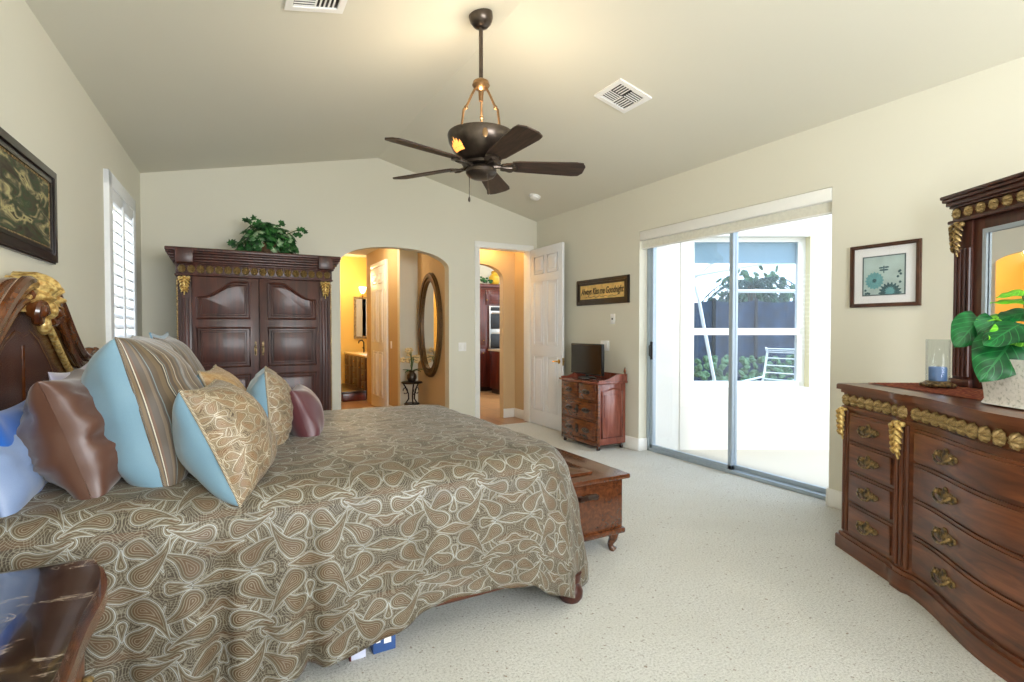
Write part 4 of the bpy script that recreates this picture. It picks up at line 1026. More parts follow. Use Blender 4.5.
pillow('euro_sham', 'striped euro sham with blue trim half hidden behind the nearest striped one', Vector((-.20, 3.32, BT + .27)), -2, 14, .60, .60, .30, 'stripe', 'blue', seed=5, pinch=.06, piping='blue', flange=.02)
pillow('paisley_pillow', 'tan paisley square pillow with blue back and rope trim, front of the pile', Vector((.02, 2.37, BT + .17)), -14, 24, .44, .46, .32, 'paisley_s', 'blue', seed=6, piping='rope', pinch=.09, soft=.42, wr=1.3)
pillow('paisley_pillow', 'tan paisley pillow with blue bow corners peeking behind the front paisley pillow', Vector((.02, 2.88, BT + .21)), -8, 20, .44, .43, .24, 'tan_paisley', 'blue', seed=7, pinch=.08, piping='rope')
pillow('gathered_pillow', 'small gathered paisley and blue pillow between tan paisley and burgundy pillows', Vector((.215, 2.96, BT + .19)), -4, 4, .40, .41, .23, 'paisley_s', 'blue', seed=8, piping='rope', gather=.014, soft=.42)
pillow('accent_pillow', 'small burgundy satin pillow at the right end of the pile', Vector((.395, 3.04, BT + .14)), -12, 18, .34, .31, .19, 'burgundy', seed=9, soft=.42)

# ------------------------------------------------------------------ nightstand
ns_ = thing('nightstand', 'dark nightstand with polished stone top and gilt bowed edge beside the bed', 'nightstand', (-.862, 1.05, 0))
def bow(d=0, n=24):
    pts = [(0, -d), ]
    for i in range(n + 1):
        t = i / n; y = -d + t * (.80 + 2 * d); x = .53 + d + .07 * sin(pi * t) ** 1.0 * .8 + .012 * sin(pi * 3 * t)
        pts.append((x, y))
    return pts + [(0, .80 + d)]
B().prism(bow(-.035), .12, .655).build('body', 'mahogany_v', ns_)
B().prism(bow(-.02), 0, .12, None, .01).build('plinth', 'mahogany', ns_)
B().prism(bow(.025), .655, .69, None, .012).build('edge_moulding', 'headwood', ns_)
B().prism(bow(.012), .69, .716, None, .008).build('stone_top', 'marble', ns_)
b = B()
pp = bow(-.03)[1:-1]
for i in range(len(pp) - 1):
    for f in (0, .5): b.ell((pp[i][0] * (1 - f) + pp[i + 1][0] * f, pp[i][1] * (1 - f) + pp[i + 1][1] * f, .625), (.014, .010, .022), 8)
b.build('gilt_edging', 'goldlight', ns_)
for z0, z1 in ((.16, .36), (.38, .58)):
    o_ = bow(-.02)[1:-1]; i_ = bow(-.035)[1:-1]
    o_ = [p for p in o_ if .04 < p[1] < .76]; i_ = [p for p in i_ if .04 < p[1] < .76]
    dr = B().prism(i_ + o_[::-1], z0, z1).build('drawer', 'mahogany', ns_)
    for y in (.22, .58): B().ell((.565, y, (z0 + z1) / 2), (.018, .03, .018), 10).build('pull', 'pull', dr)

# boxes stored under the bed
for x0, x1, lab, mm in ((.455, .515, 'small white labelled box on the carpet under the bed', m_plain('white_carton', rgb(208, 212, 232), .6)), (.545, .64, 'small blue box on the carpet under the bed', m_plain('blue_carton', rgb(52, 84, 140), .5))):
    bx = thing('storage_box', lab, 'box', (x0, 2.19, 0))
    B().box((0, 0, 0), (x1 - x0, .22, .075), .003).build('carton', mm, bx)
    if x0 < .5: B().box((-.006, .0, 0), (0, .22, .078)).build('end_flap', m_plain('maroon_card', rgb(92, 40, 40), .7), bx)
    else:
        B().box((.012, -.001, .045), (.03, 0, .06)).box((.045, -.001, .035), (.075, 0, .062)).build('label', 'plate', bx)

# ------------------------------------------------------------------ cedar chest at the foot of the bed
be = thing('cedar_chest', 'polished wooden chest with curved legs at the foot of the bed', 'chest', (1.665, 2.50, 0))
CW, CL = .475, 1.42
B().box((.0, 0, .145), (CW, CL, .45), .006).build('body', 'bench', be)
B().box((-.03, -.035, .45), (CW + .035, CL + .035, .482), .010).build('lid', 'bench', be)
B().box((-.012, -.015, .115), (CW + .015, CL + .015, .15), .010).build('base_moulding', 'bench', be)
for x in (.06, CW - .05):
    for y, sy in ((.05, -1), (CL - .05, 1)):
        sx = 1 if x > .2 else -1
        B().tube([(x, y, .125), (x + sx * .012, y + sy * .012, .10), (x + sx * .010, y + sy * .01, .07), (x - sx * .002, y - sy * .002, .035), (x + sx * .004, y + sy * .004, .014), (x + sx * .014, y + sy * .014, .0)], [.042, .036, .026, .018, .020, .026], 12).build('leg', 'bench', be)
B().tube([(.15, -.03, .375), (.175, -.05, .385), (.235, -.05, .385), (.26, -.03, .375)], [.012, .016, .016, .012], 10).box((.14, -.035, .355), (.17, 0, .385), .006).box((.24, -.035, .355), (.27, 0, .385), .006).build('end_handle', 'darkwood', be)
B().box((.04, -.006, .18), (CW - .04, 0, .425), .004).build('end_panel', 'bench', be)
tr = tag(B().box((0, 0, 0), (.26, .34, .018), .006).build('lid_board', 'bench', None), 'flat wooden board lying on the chest lid at the bed foot', 'board'); tr.location = (1.70, 2.56, .482)

# ------------------------------------------------------------------ antique chest of drawers with a monitor
ac = thing('antique_chest', 'small carved antique chest of drawers between the white door and sliding door', 'chest of drawers', (3.655, 4.68, 0))
AD, AW, AH = .40, .715, .745
B().box((.012, .012, .06), (AD, AW - .012, AH), .004).build('carcass', 'antique_side', ac)
b = B()
for y in (0, AW - .028):
    b.box((-.004, y, .05), (.03, y + .028, AH), .004)
b.box((-.004, 0, .05), (.02, AW, .10), .006)
for z in (.325, .545): b.box((-.002, .02, z - .010), (.02, AW - .02, z + .010), .003)
b.box((-.002, AW / 2 - .01, .55), (.02, AW / 2 + .01, AH), .003)
b.build('front_frame', 'antique', ac)
B().box((-.03, -.025, AH), (AD + .005, AW + .025, AH + .025), .008).build('top', 'antique_side', ac)
for y in (-.015, AW - .003):
    b = B(); n = 20
    top = [(AD * i / n, .018 + .062 * (.5 - .5 * cos(pi * min(1, max(0, (i / n - .15) / .6))))) for i in range(n + 1)]
    b.prism([(0, 0)] + [(AD, 0)] + top[::-1], 0, .018, MX((0, y + .018, AH + .025), (1, 0, 0), (0, 0, 1), (0, -1, 0))); b.build('side_gallery', 'antique_side', ac)
B().box((AD - .015, -.01, AH + .025), (AD, AW + .01, AH + .10), .004).build('back_gallery', 'antique_side', ac)
for y in (.0, AW): B().lathe([(.016, 0), (.018, .02), (.010, .03), (.017, .05), (.012, .075), (.004, .10), (0, .105)], 12, (AD - .02, y, AH + .08)).build('finial', 'antique', ac)
for y_, s_ in ((.012, -1), (AW - .012, 1)):
    b = B(); b.tube([(x, y_ + s_ * .002, z) for x, z in ((.06, .14), (AD - .06, .14), (AD - .06, .66), (.22, .69), (.06, .66))], .012, 6, True)
    b.prism([(.09, .17), (AD - .09, .17), (AD - .09, .62), (.09, .62)], 0, .008, MX((0, y_, 0), (1, 0, 0), (0, 0, 1), (0, s_, 0)), .006); b.build('side_panel', 'antique_side', ac)
for (y0, y1, z0, z1) in ((.035, AW / 2 - .014, .560, .735), (AW / 2 + .014, AW - .035, .560, .735), (.035, AW - .035, .340, .532), (.035, AW - .035, .108, .312)):
    dr = B().box((-.018, y0, z0), (.02, y1, z1), .006).box((-.026, y0 + .03, z0 + .03), (-.016, y1 - .03, z1 - .03), .006).build('drawer', 'antique', ac)
    ks = [(y0 + y1) / 2] if y1 - y0 < .4 else [y0 + .16, y1 - .16]
    for ky in ks:
        B().ell((-.03, ky, (z0 + z1) / 2), (.012, .075, .028), 12).ell((-.036, ky - .03, (z0 + z1) / 2), (.016, .03, .018), 10).ell((-.036, ky + .03, (z0 + z1) / 2), (.016, .03, .018), 10).ell((-.04, ky, (z0 + z1) / 2 + .006), (.016, .02, .014), 10).build('carved_pull', 'darkwood', dr)
    if y1 - y0 > .4:
        zc = (z0 + z1) / 2
        B().prism([(AW / 2 + .030 * r * cos(q), zc + .055 * r * sin(q)) for q, r in [(2 * pi * k / 16, 1 if k % 2 == 0 else .62) for k in range(16)]], 0, .012, MX((-.026, 0, 0), (0, 1, 0), (0, 0, 1), (-1, 0, 0)), .003).ell((-.042, AW / 2, zc), (.012, .012, .018), 10).build('carved_escutcheon', 'darkwood', dr)
for x in (.03, AD - .04):
    for y in (.035, AW - .035): B().lathe([(0, 0), (.018, .006), (.022, .022), (.016, .04), (.012, .06), (0, .06)], 12, (x, y, 0)).build('caster_foot', 'darkwood', ac)
tv = thing('flat_monitor', 'black flat screen monitor standing on the antique chest', 'monitor', (3.85, 5.17, AH + .025), 0)
B().box((0, -.31, .045), (.035, .31, .415), .006).build('housing', 'black', tv)
B().box((-.003, -.295, .062), (.001, .295, .400)).build('screen', 'screen', tv)
B().lathe([(0, 0), (.11, 0), (.115, .008), (.10, .016), (.02, .022), (.018, .06), (0, .06)], 28, (.02, 0, 0), None, .8, 1.25).build('stand', 'black', tv)
rc = thing('remote_control', 'small black remote lying before the monitor on the antique chest', 'remote', (3.72, 5.02, AH + .025), .4)
B().box((-.022, -.07, 0), (.022, .07, .016), .005).build('shell', 'black', rc)
b = B()
for k in range(8): b.ell((-.01 + .02 * (k % 2), -.05 + .025 * (k // 2), .016), (.005, .005, .002), 8)
b.build('buttons', 'plate', rc)

# ------------------------------------------------------------------ dresser with mirror (turned out from the wall)
ZT = 1.02
DM = Matrix.Translation((3.38, 1.889, 0)) @ Matrix.Rotation(radians(240), 4, 'Z')
ds = thing('dresser', 'long bowed wooden dresser with gilt shell frieze and brass pulls', 'dresser', mw=DM)
DL, DD, S0, S1 = 2.46, .62, .60, 1.86
def dout(s):
    o = 0.0
    if S0 < s < S1: o = .10 * (1 - cos(2 * pi * (s - S0) / (S1 - S0))) / 2
    if .48 <= s <= .59 or DL - .59 <= s <= DL - .48: o += .016
    return o
def doutline(d, s0=0, s1=DL, n=90, step=True):
    pts = []
    for i in range(n + 1):
        s = s0 + (s1 - s0) * i / n; pts.append((s, -(dout(s) if step else dout(s)) - d))
    return pts
def dfull(d):
    a = doutline(d); a[0] = (-d, a[0][1]); a[-1] = (DL + d, a[-1][1]); return a + [(DL + d, DD), (-d, DD)]
B().prism(dfull(0), .10, .985).build('body', 'mahogany', ds)
b = B(); b.prism(dfull(.028), 0, .085, None, .012); b.prism(dfull(.014), .085, .105, None, .006); b.build('plinth', 'mahogany', ds)
b = B(); b.prism(dfull(.012), .965, .985, None, .005); b.prism(dfull(.030), .985, ZT, None, .012); b.build('top', 'mahogany', ds)
B().prism(dfull(.010), .868, .885, None, .006).build('frieze_moulding', 'mahogany', ds)
k = 0; s = .035
while s < DL - .03:
    e = .002; ang = atan2(-(dout(s + .01) - dout(s - .01)), .02) if not (.46 < s < .61) else 0
    shell(ds, (s, -dout(s) - .004, .925), .060, .070, .05, ang); s += .0725
for p0, p1 in ((0, .06), (.48, .59), (DL - .59, DL - .48), (DL - .055, DL)):
    b = B(); nre = 3 if p1 - p0 > .08 else 2
    for q in range(nre):
        x = p0 + (p1 - p0) * (q + .5) / nre; b.tube([(x, -dout((p0 + p1) / 2) - .003, .12), (x, -dout((p0 + p1) / 2) - .003, .86)], .011, 8)
    b.build('fluted_pilaster', 'mahogany_v', ds)
    acanthus(ds, ((p0 + p1) / 2, -dout((p0 + p1) / 2) - .010, .87), .085 if nre == 3 else .06, .19)
rows = [(.690, .850), (.508, .678), (.320, .496), (.125, .308)]
def dpull(parent, s, z, y, ang):
    M_ = Matrix.Rotation(ang, 3, 'Z'); b = B()
    def P(x, yy, zz): return M_ @ Vector((x, yy, zz))
    for (x, zz, rx, rz) in ((0, .004, .03, .020), (-.035, 0, .026, .020), (.035, 0, .026, .020), (-.06, .004, .014, .012), (.06, .004, .014, .012), (0, .022, .016, .012), (0, -.016, .018, .012)):
        b.ell(P(x, -.002, zz), (rx, .006, rz), 10, M_)
    b.tube([P(x, yy, zz) for x, yy, zz in ((-.045, -.008, .004), (-.045, -.022, -.002), (-.028, -.026, -.016), (0, -.028, -.022), (.028, -.026, -.016), (.045, -.022, -.002), (.045, -.008, .004))], .0055, 8)
    for x in (-.045, .045): b.ell(P(x, -.012, .005), (.009, .009, .009), 8)
    o = b.build('pull', 'pull', parent, 60); o.location = (s, y, z); o.scale = (1.25, 1.1, 1.25); return o
def drawer(s0, s1, z0, z1, pulls):
    n = 40
    def bandpoly(d0, d1, a0, a1):
        xs_ = [a0 + (a1 - a0) * i / n for i in range(n + 1)]
        f = lambda s: dout(min(max(s, .0), DL)) if not (.47 < s < .60 or DL - .60 < s < DL - .47) else 0
        return [(x, -f(x) - d0) for x in xs_] + [(x, -f(x) - d1) for x in reversed(xs_)]
    b = B(); b.prism(bandpoly(-.004, .010, s0, s1), z0, z1, None, .003); b.prism(bandpoly(.006, .020, s0 + .016, s1 - .016), z0 + .014, z1 - .014, None, .004)
    d_ = b.build('drawer', 'mahogany', ds)
    for s in pulls:
        ang = atan2(-(dout(s + .02) - dout(s - .02)), .04); dpull(d_, s, (z0 + z1) / 2, -dout(s) - .022, ang)
for z0, z1 in rows:
    drawer(.074, .468, z0, z1, [.27]); drawer(.605, DL - .605, z0, z1, [.88, DL - .88]); drawer(DL - .468, DL - .074, z0, z1, [DL - .27])

mi = thing('dresser_mirror', 'large dark wood framed mirror with gilt shells standing on the dresser', 'mirror', mw=DM @ Matrix.Translation((0, 0, ZT)))
my0, my1 = .57, .615; m0, m1 = .105, DL - .105
for x0, x1 in ((m0, m0 + .125), (m1 - .125, m1)):
    b = B(); b.box((x0, my0, 0), (x1, my1, .975), .003)
    for q in range(4): b.tube([(x0 + .016 + q * .031, my0 - .001, .06), (x0 + .016 + q * .031, my0 - .001, .80)], .010, 8)
    b.box((x0 - .012, my0 - .015, 0), (x1 + .012, my1, .045), .006)
    b.build('post', 'cherry', mi); acanthus(mi, (x0 + .05, my0 - .008, .945), .085, .19, m='gold')
b = B()
for z0, z1, e in ((.955, .975, .025), (.975, 1.045, .008), (1.045, 1.06, .02), (1.06, 1.085, .032), (1.085, 1.105, .045), (1.105, 1.125, .052)): b.box((m0 - e, my0 - e, z0), (m1 + e, my1, z1), .006)
b.build('cornice', 'cherry', mi)
s = m0 + .03
while s < m1: shell(mi, (s, my0 - .010, 1.010), .055, .062, .05); s += .082
g0, g1 = m0 + .20, m1 - .20
b = B(); b.box((m0 + .125, my0 + .01, .0), (g0, my1, .955), .006); b.box((g1, my0 + .01, 0), (m1 - .125, my1, .955), .006); b.box((g0 - .01, my0 + .01, .885), (g1 + .01, my1, .955), .006); b.box((g0 - .01, my0 + .01, 0), (g1 + .01, my1, .07), .006); b.build('inner_frame', 'cherry', mi)
B().ring([(g0 - .006, .064), (g1 + .006, .064), (g1 + .006, .891), (g0 - .006, .891)], [(g0 + .018, .088), (g1 - .018, .088), (g1 - .018, .867), (g0 + .018, .867)], 0, .012, MX((0, my0 + .012, 0), (1, 0, 0), (0, 0, 1), (0, -1, 0))).build('bead_trim', 'aluminium', mi)
B().box((g0, my0 + .016, .07), (g1, my0 + .02, .885)).build('mirror_glass', 'mirror', mi)

# runner, candle, planter
b = B()
b.surf(lambda u, v: (.02 + u * 2.28, .14 + v * .38, ZT + .004 + .003 * noise.noise((u * 20, v * 6, 0))), 60, 8); bmesh.ops.solidify(b.b, geom=b.b.faces[:], thickness=-.003)
for e, sg in ((.02, -1), (2.30, 1)):
    for k in range(48): b.tube([(e, .14 + .38 * k / 47, ZT + .004), (e + sg * R.uniform(.012, .022), .14 + .38 * k / 47 + R.uniform(-.006, .006), ZT + .003)], .0022, 4)
ru = b.build('table_runner', 'runner', None, 0); ru.matrix_world = DM; tag(ru, 'rust red woven runner with fringe along the dresser top', 'runner')
cx, cy = .27, .36
chd = thing('candle_holder', 'clear glass cylinder candle holder on an ornate brass base on the dresser', 'candle holder', mw=DM @ Matrix.Translation((cx, cy, ZT + .008)))
b = B().lathe([(0, 0), (.055, 0), (.075, .006), (.078, .018), (.062, .028), (.056, .034), (0, .034)], 28)
for k in range(10): b.ell((.072 * cos(k * pi / 5), .072 * sin(k * pi / 5), .012), (.016, .016, .011), 8)
b.build('base', 'pull', chd)
B().lathe([(.055, .034), (.057, .036), (.057, .265), (.055, .268), (.053, .265), (.053, .036)], 36).build('glass_cylinder', 'vase_glass', chd)
cl_ = thing('pillar_candle', 'blue pillar candle inside the glass holder on the dresser', 'candle', mw=DM @ Matrix.Translation((cx, cy, ZT + .0425)))
B().lathe([(0, 0), (.040, 0), (.042, .004), (.042, .074), (.039, .079), (.015, .076), (0, .074)], 28).build('wax', 'candle', cl_); B().tube([(0, 0, .07), (.002, 0, .088)], .0016, 5).build('wick', 'black', cl_)
PX, PY = .885, .035
pl = thing('silk_plant', 'white speckled rectangular planter of big glossy heart leaves on the dresser', 'plant', mw=DM @ Matrix.Translation((PX, PY, ZT + .008)))
b = B(); n = 20; PLn, PWd = .50, .21
def planter(u, v):
    a = 2 * pi * u; c_, s_ = cos(a), sin(a); ex = .35
    f = .90 + .16 * v ** 1.6 + (.05 if v < .08 else 0)
    return (PLn / 2 + PLn / 2 * f * abs(c_) ** ex * (1 if c_ > 0 else -1), PWd / 2 + PWd / 2 * f * abs(s_) ** ex * (1 if s_ > 0 else -1), v * .20)
b.surf(planter, 64, 10, cu=True); vs_ = [b.b.verts.new(planter(i / 64, 0)) for i in range(64)]; b.b.faces.new(vs_); vs_ = [b.b.verts.new(Vector(planter(i / 64, 1)) - Vector((0, 0, .02))) for i in range(64)]; b.b.faces.new(vs_)
b.build('planter_box', 'ceramic', pl)
MI = DM.inverted()
def heart(b, p, d, n_, L_, w, curl):
    """leaf from its stalk at p, pointing along d, face n_"""
    d = d.normalized(); n_ = (n_ - d * n_.dot(d)).normalized(); s_ = d.cross(n_)
    def fn(u, v):
        t = u; a = (v - .5) * 2
        ww = w * (1.0 * sin(pi * (t * .93 + .07) ** .62) ** .9) * (1 - .0 * t)
        back = -.14 * L_ * abs(a) ** 1.2 * (1 - t) ** 3
        q = p + d * (L_ * t + back) + s_ * (a * ww / 2) + n_ * (-curl * L_ * t * t - .22 * ww * a * a * .5 + .018 * sin(t * 14) * abs(a) * w * 2 + .03 * abs(a) * w)
        return q
    b.surf(fn, 14, 8, uvfn=lambda u, v: (u, v))
lfd, lfl, lst = B(), B(), B()
ctr = Vector((.16, PWd / 2, .18))
# leaves placed in the planter frame: position, direction, face, length, width, lime?
LV = [((.04, .0, .37), (.1, -.68, -.7), (.8, -.3, .5), .17, .15, 0), ((.08, .03, .37), (.2, -.4, -.75), (.85, -.1, .5), .13, .12, 0), ((.18, .02, .28), (.05, -.6, -.75), (.85, -.45, .35), .22, .21, 0),
      ((.18, .05, .32), (.2, -1, -.2), (.8, -.1, .6), .15, .13, 1), ((.12, .11, .49), (0, -1, -.2), (.3, 0, 1), .11, .07, 1), ((.12, .15, .45), (0, -1, .02), (.3, 0, 1), .17, .09, 1), ((.18, .09, .34), (.25, .1, -.9), (.9, -.2, .3), .18, .16, 0),
      ((.08, .30, .43), (.2, -.9, -.3), (.6, 0, .8), .15, .13, 0), ((.06, .10, .385), (0, -1, -.05), (.3, 0, 1), .13, .10, 1), ((.08, .18, .40), (.1, -1, -.15), (.45, 0, .9), .16, .12, 0), ((.0, .25, .34), (.3, .15, -.9), (.9, 0, .3), .18, .16, 0),
      ((.12, .10, .33), (.1, -.7, -.6), (.8, 0, .6), .15, .13, 0), ((.20, .02, .34), (.1, -.8, -.4), (.5, -.5, .8), .17, .15, 0), ((.25, .12, .45), (.5, -.2, .3), (.3, -.2, .9), .18, .15, 0), ((.35, .05, .32), (.3, -.7, -.5), (.5, -.6, .6), .18, .16, 0), ((.40, .12, .40), (.8, .1, -.1), (.2, -.2, 1), .19, .16, 0), ((.15, .2, .36), (-.2, .8, -.2), (.3, .1, .9), .16, .14, 0), ((.3, .18, .38), (.2, .7, .1), (.2, 0, 1), .17, .14, 1)]
for p, d, nn, L_, w, lime in LV:
    heart(lfl if lime else lfd, Vector(p), Vector(d), Vector(nn), L_, w, .12)
    lst.tube([ctr + (Vector(p) - ctr) * .1, ctr + (Vector(p) - ctr) * .6 + Vector((0, 0, .05)), Vector(p)], .0045, 6)
lfd.build('dark_leaves', 'leafdark', pl, 60); lfl.build('lime_leaves', 'leaflime', pl, 60); lst.build('stems', 'stem', pl)

# ------------------------------------------------------------------ pictures, sign, plates
def framed(name, label, mw, w, h, fw, fm, liner=None, cat='picture'):
    """hangs with its back on local y=0, facing local -y, lower left corner at the origin"""
    r = thing(name, label, cat, mw=mw); Mf = MX((0, 0, 0), (1, 0, 0), (0, 0, 1), (0, -1, 0))
    def rect(d): return [(d, d), (w - d, d), (w - d, h - d), (d, h - d)]
    b = B(); b.ring(rect(0), rect(fw), 0, .018, Mf); b.ring(rect(fw * .12), rect(fw * .6), .018, .030, Mf); b.ring(rect(fw * .75), rect(fw), .018, .022, Mf); b.build('frame', fm, r)
    if liner:
        B().ring(rect(fw), rect(fw + .010), .008, .014, Mf).build('liner', liner, r)
    return r, Mf
RWM = lambda y, z: Matrix.Translation((XR, y, z)) @ Matrix.Rotation(-pi / 2, 4, 'Z')      # local x runs towards the camera (-Y)
pic, Mf = framed('framed_print', 'framed teal flower print with wide white mat right of the sliding door', RWM(2.235, 1.512), .447, .443, .026, 'framebrown')
B().box((.026, -.010, .026), (.421, -.004, .417)).build('matboard', 'matboard', pic)
art = B().box((.088, -.0125, .085), (.352, -.010, .352)).build('print', m_plain('grey_teal_ground', rgb(176, 196, 194), .7, nscale=9, var=.12), pic)
def flat(parent, name, m_, poly, d): return B().prism(poly, 0, .0008, MX((0, -d, 0), (1, 0, 0), (0, 0, 1), (0, -1, 0))).build(name, m_, parent, 0)
def petals(cx, cz, r, k, depth): return [(cx + r * (1 - depth * (.5 - .5 * cos(k * q))) * cos(q), cz + r * (1 - depth * (.5 - .5 * cos(k * q))) * sin(q)) for q in [2 * pi * i / 96 for i in range(96)]]
teal = m_plain('teal_ink', rgb(104, 160, 166), .7, var=.1); tealdk = m_plain('dark_teal_ink', rgb(52, 88, 96), .7, var=.2)
def clipz(poly): return [(min(max(x, .090), .350), min(max(z, .087), .350)) for x, z in poly]
flat(art, 'flower', teal, petals(.162, .185, .062, 16, .16), .0126); flat(art, 'flower_centre', tealdk, petals(.162, .185, .016, 12, .3), .0136)
flat(art, 'lower_flower', tealdk, clipz(petals(.262, .095, .075, 18, .25)), .0126); flat(art, 'lower_flower_centre', teal, clipz(petals(.262, .105, .034, 14, .3)), .0136)
for (dx, dz) in ((-.018, .010), (.018, .012), (-.014, -.006), (.014, -.006)): flat(art, 'dragonfly_wing', tealdk, [(.222 + dx + .015 * cos(q), .262 + dz + .006 * sin(q)) for q in [2 * pi * i / 16 for i in range(16)]], .0126)
flat(art, 'dragonfly_body', tealdk, [(.219, .235), (.225, .235), (.226, .285), (.218, .285)], .0128)
for k in range(9): flat(art, 'berry', tealdk, petals(R.uniform(.10, .14) if k % 2 else R.uniform(.31, .335), R.uniform(.09, .13) if k % 2 else R.uniform(.14, .25), .009, 6, .2), .0132)
B().ring([(.082, .079), (.358, .079), (.358, .358), (.082, .358)], [(.090, .087), (.350, .087), (.350, .350), (.090, .350)], 0, .003, MX((0, -.011, 0), (1, 0, 0), (0, 0, 1), (0, -1, 0))).build('inner_border', m_plain('slate_border', rgb(78, 96, 100), .6), pic)
B().box((.026, -.0165, .026), (.421, -.015, .417)).build('glazing', 'glass', pic)

sg, Mf = framed('framed_sign', 'black framed ochre sign with painted script hanging above the monitor', RWM(5.648, 1.660), .998, .318, .072, 'frameblack')
bd = B().box((.07, -.014, .07), (.928, -.004, .248)).build('sign_board', 'board', sg)
def text(parent, body, size, loc, m_, shear=.25, sx=1.0):
    c = bpy.data.curves.new('lettering', 'FONT'); c.body = body; c.size = size; c.align_x = 'CENTER'; c.align_y = 'CENTER'; c.extrude = .0008; c.shear = shear; c.offset = .0022
    t_ = bpy.data.objects.new('lettering', c); COL.objects.link(t_); me = bpy.data.meshes.new_from_object(t_); bpy.data.objects.remove(t_); o = bpy.data.objects.new('lettering', me); COL.objects.link(o); me.materials.clear(); me.materials.append(mat[m_]); o.parent = parent
    o.location = loc; o.rotation_euler = (pi / 2, 0, 0); o.scale = (sx, 1, 1); return o
text(bd, 'Always Kiss me Goodnight', .112, (.499, -.0152, .165), 'ink', .25, .66)
b = B()
for k in range(26): b.ell((.2 + .6 * k / 25, -.0145, .098 + .006 * sin(k * 1.3)), (.010, .0012, .004), 8)
b.build('painted_flourish', 'ink', bd)

lp, Mf = framed('framed_painting', 'dark framed still life painting hanging high on the left wall', LWM @ Matrix.Translation((0, -3.835, 1.705)) @ Matrix.Rotation(pi / 2, 4, 'Z'), .915, .50, .075, 'frameblack', 'gold')
M = Mat('still_life_paint', rgb(84, 80, 58), .6); v = M.coord('Object', (3.2, 1, 9.0), (0, radians(-10), 0)); nz = M.n('TexNoise', Scale=1.6, Detail=5.0, Distortion=1.2); M.l(v, nz.inputs[0])
M.color(M.ramp(nz.outputs[0], [(.28, rgb(36, 26, 20)), (.40, rgb(70, 64, 46)), (.46, rgb(50, 70, 42)), (.52, rgb(96, 90, 68)), (.58, rgb(150, 140, 100)), (.63, rgb(186, 176, 122)), (.66, rgb(84, 78, 56)), (.75, rgb(58, 44, 34))]))
cv = B().box((.075, -.012, .075), (.84, -.004, .425)).build('canvas', M.m, lp)

def wall_plate(label, mw, w, h, kinds, name='switch_plate', cat='switch'):
    r = thing(name, label, cat, mw=mw)
    B().box((0, -.007, 0), (w, 0, h), .003).build('cover', 'plate', r)
    n = len(kinds)
    for i, k in enumerate(kinds):
        cx = w * (i + .5) / n
        if k == 's': B().box((cx - .016, -.013, h / 2 - .033), (cx + .016, -.006, h / 2 + .033), .003).build('rocker', 'white', r)
        else: B().lathe([(.010, 0), (.010, .006), (.004, .007), (.004, .014), (0, .014)], 12, (cx, -.007, h / 2), Matrix.Rotation(pi / 2, 3, 'X')).build('socket', 'iron', r)
wall_plate('white double switch plate on the back wall between arch and doorway', Matrix.Translation((2.83, YB, 1.06)), .115, .118, 'ss')
wall_plate('white cable plate on the wall just below the painted sign', RWM(4.985, 1.42), .08, .12, 'c', 'cable_plate', 'wall plate')
wall_plate('white double switch plate on the wall just right of the monitor', RWM(5.17, 1.10), .16, .12, 'ss')
wall_plate('white switch plate beside the corridor door past the arch', Matrix.Translation((2.41, 8.45, 1.05)) @ Matrix.Rotation(-pi / 2, 4, 'Z'), .075, .118, 's')

# ------------------------------------------------------------------ ceiling fixtures
def slope_frame(x, y, off=0):
    m_ = (RZ - ZL) / (RX - XL) if x < RX else -(RZ - ZR) / (XR - RX)
    ex = Vector((1, 0, m_)).normalized(); ey = Vector((0, 1, 0)); ez = ex.cross(ey) ; return MX((x, y, ceil_z(x)), ex, ey * -1, ez * -1)
def vent(label, x, y, s=.33):
    r = thing('ceiling_vent', label, 'vent', mw=slope_frame(x, y)); h = s / 2        # local +z points down into the room
    B().ring([(-h, -h), (h, -h), (h, h), (-h, h)], [(-h + .04, -h + .04), (h - .04, -h + .04), (h - .04, h - .04), (-h + .04, h - .04)], 0, .012).build('frame', 'plate', r)
    B().box((-h + .04, -h + .04, .0), (h - .04, h - .04, .001)).build('duct_opening', 'black', r)
    q = h - .045
    def sl(name, pts):
        b = B()
        for (x0, y0, x1, y1) in pts:
            d = Vector((x1 - x0, y1 - y0, 0)).normalized(); n_ = Vector((-d.y, d.x, 0))
            b.prism([(x0 + n_.x * .010, y0 + n_.y * .010), (x1 + n_.x * .010, y1 + n_.y * .010), (x1, y1), (x0, y0)], .003, .006)
        b.build(name, 'plate', r)
    sl('louver_bank', [(-q, -q + .025 * k, 0, -q + .025 * k) for k in range(5)])
    sl('louver_bank', [(.005 + .025 * k, -q, .005 + .025 * k, -.0) for k in range(5)])
    sl('louver_bank', [(-q + .025 * k, .005, -q + .025 * k, q) for k in range(5)])
    sl('louver_bank', [(.005, .01 + .025 * k, q, .01 + .025 * k) for k in range(5)])
vent('square white ceiling vent right of the ceiling fan', 2.85, 3.35)
vent('square white ceiling vent at the top edge left of the fan', .50, 3.16)
sdx = thing('smoke_detector', 'small round white smoke detector on the ceiling near the far right corner', 'smoke detector', mw=slope_frame(3.54, 5.84))
B().lathe([(.075, 0), (.075, .012), (.062, .014), (.062, .032), (.05, .04), (0, .042)], 28).build('body', 'plate', sdx); B().lathe([(.012, .04), (.010, .046), (0, .047)], 12, (.02, 0, 0)).build('test_button', 'white', sdx)

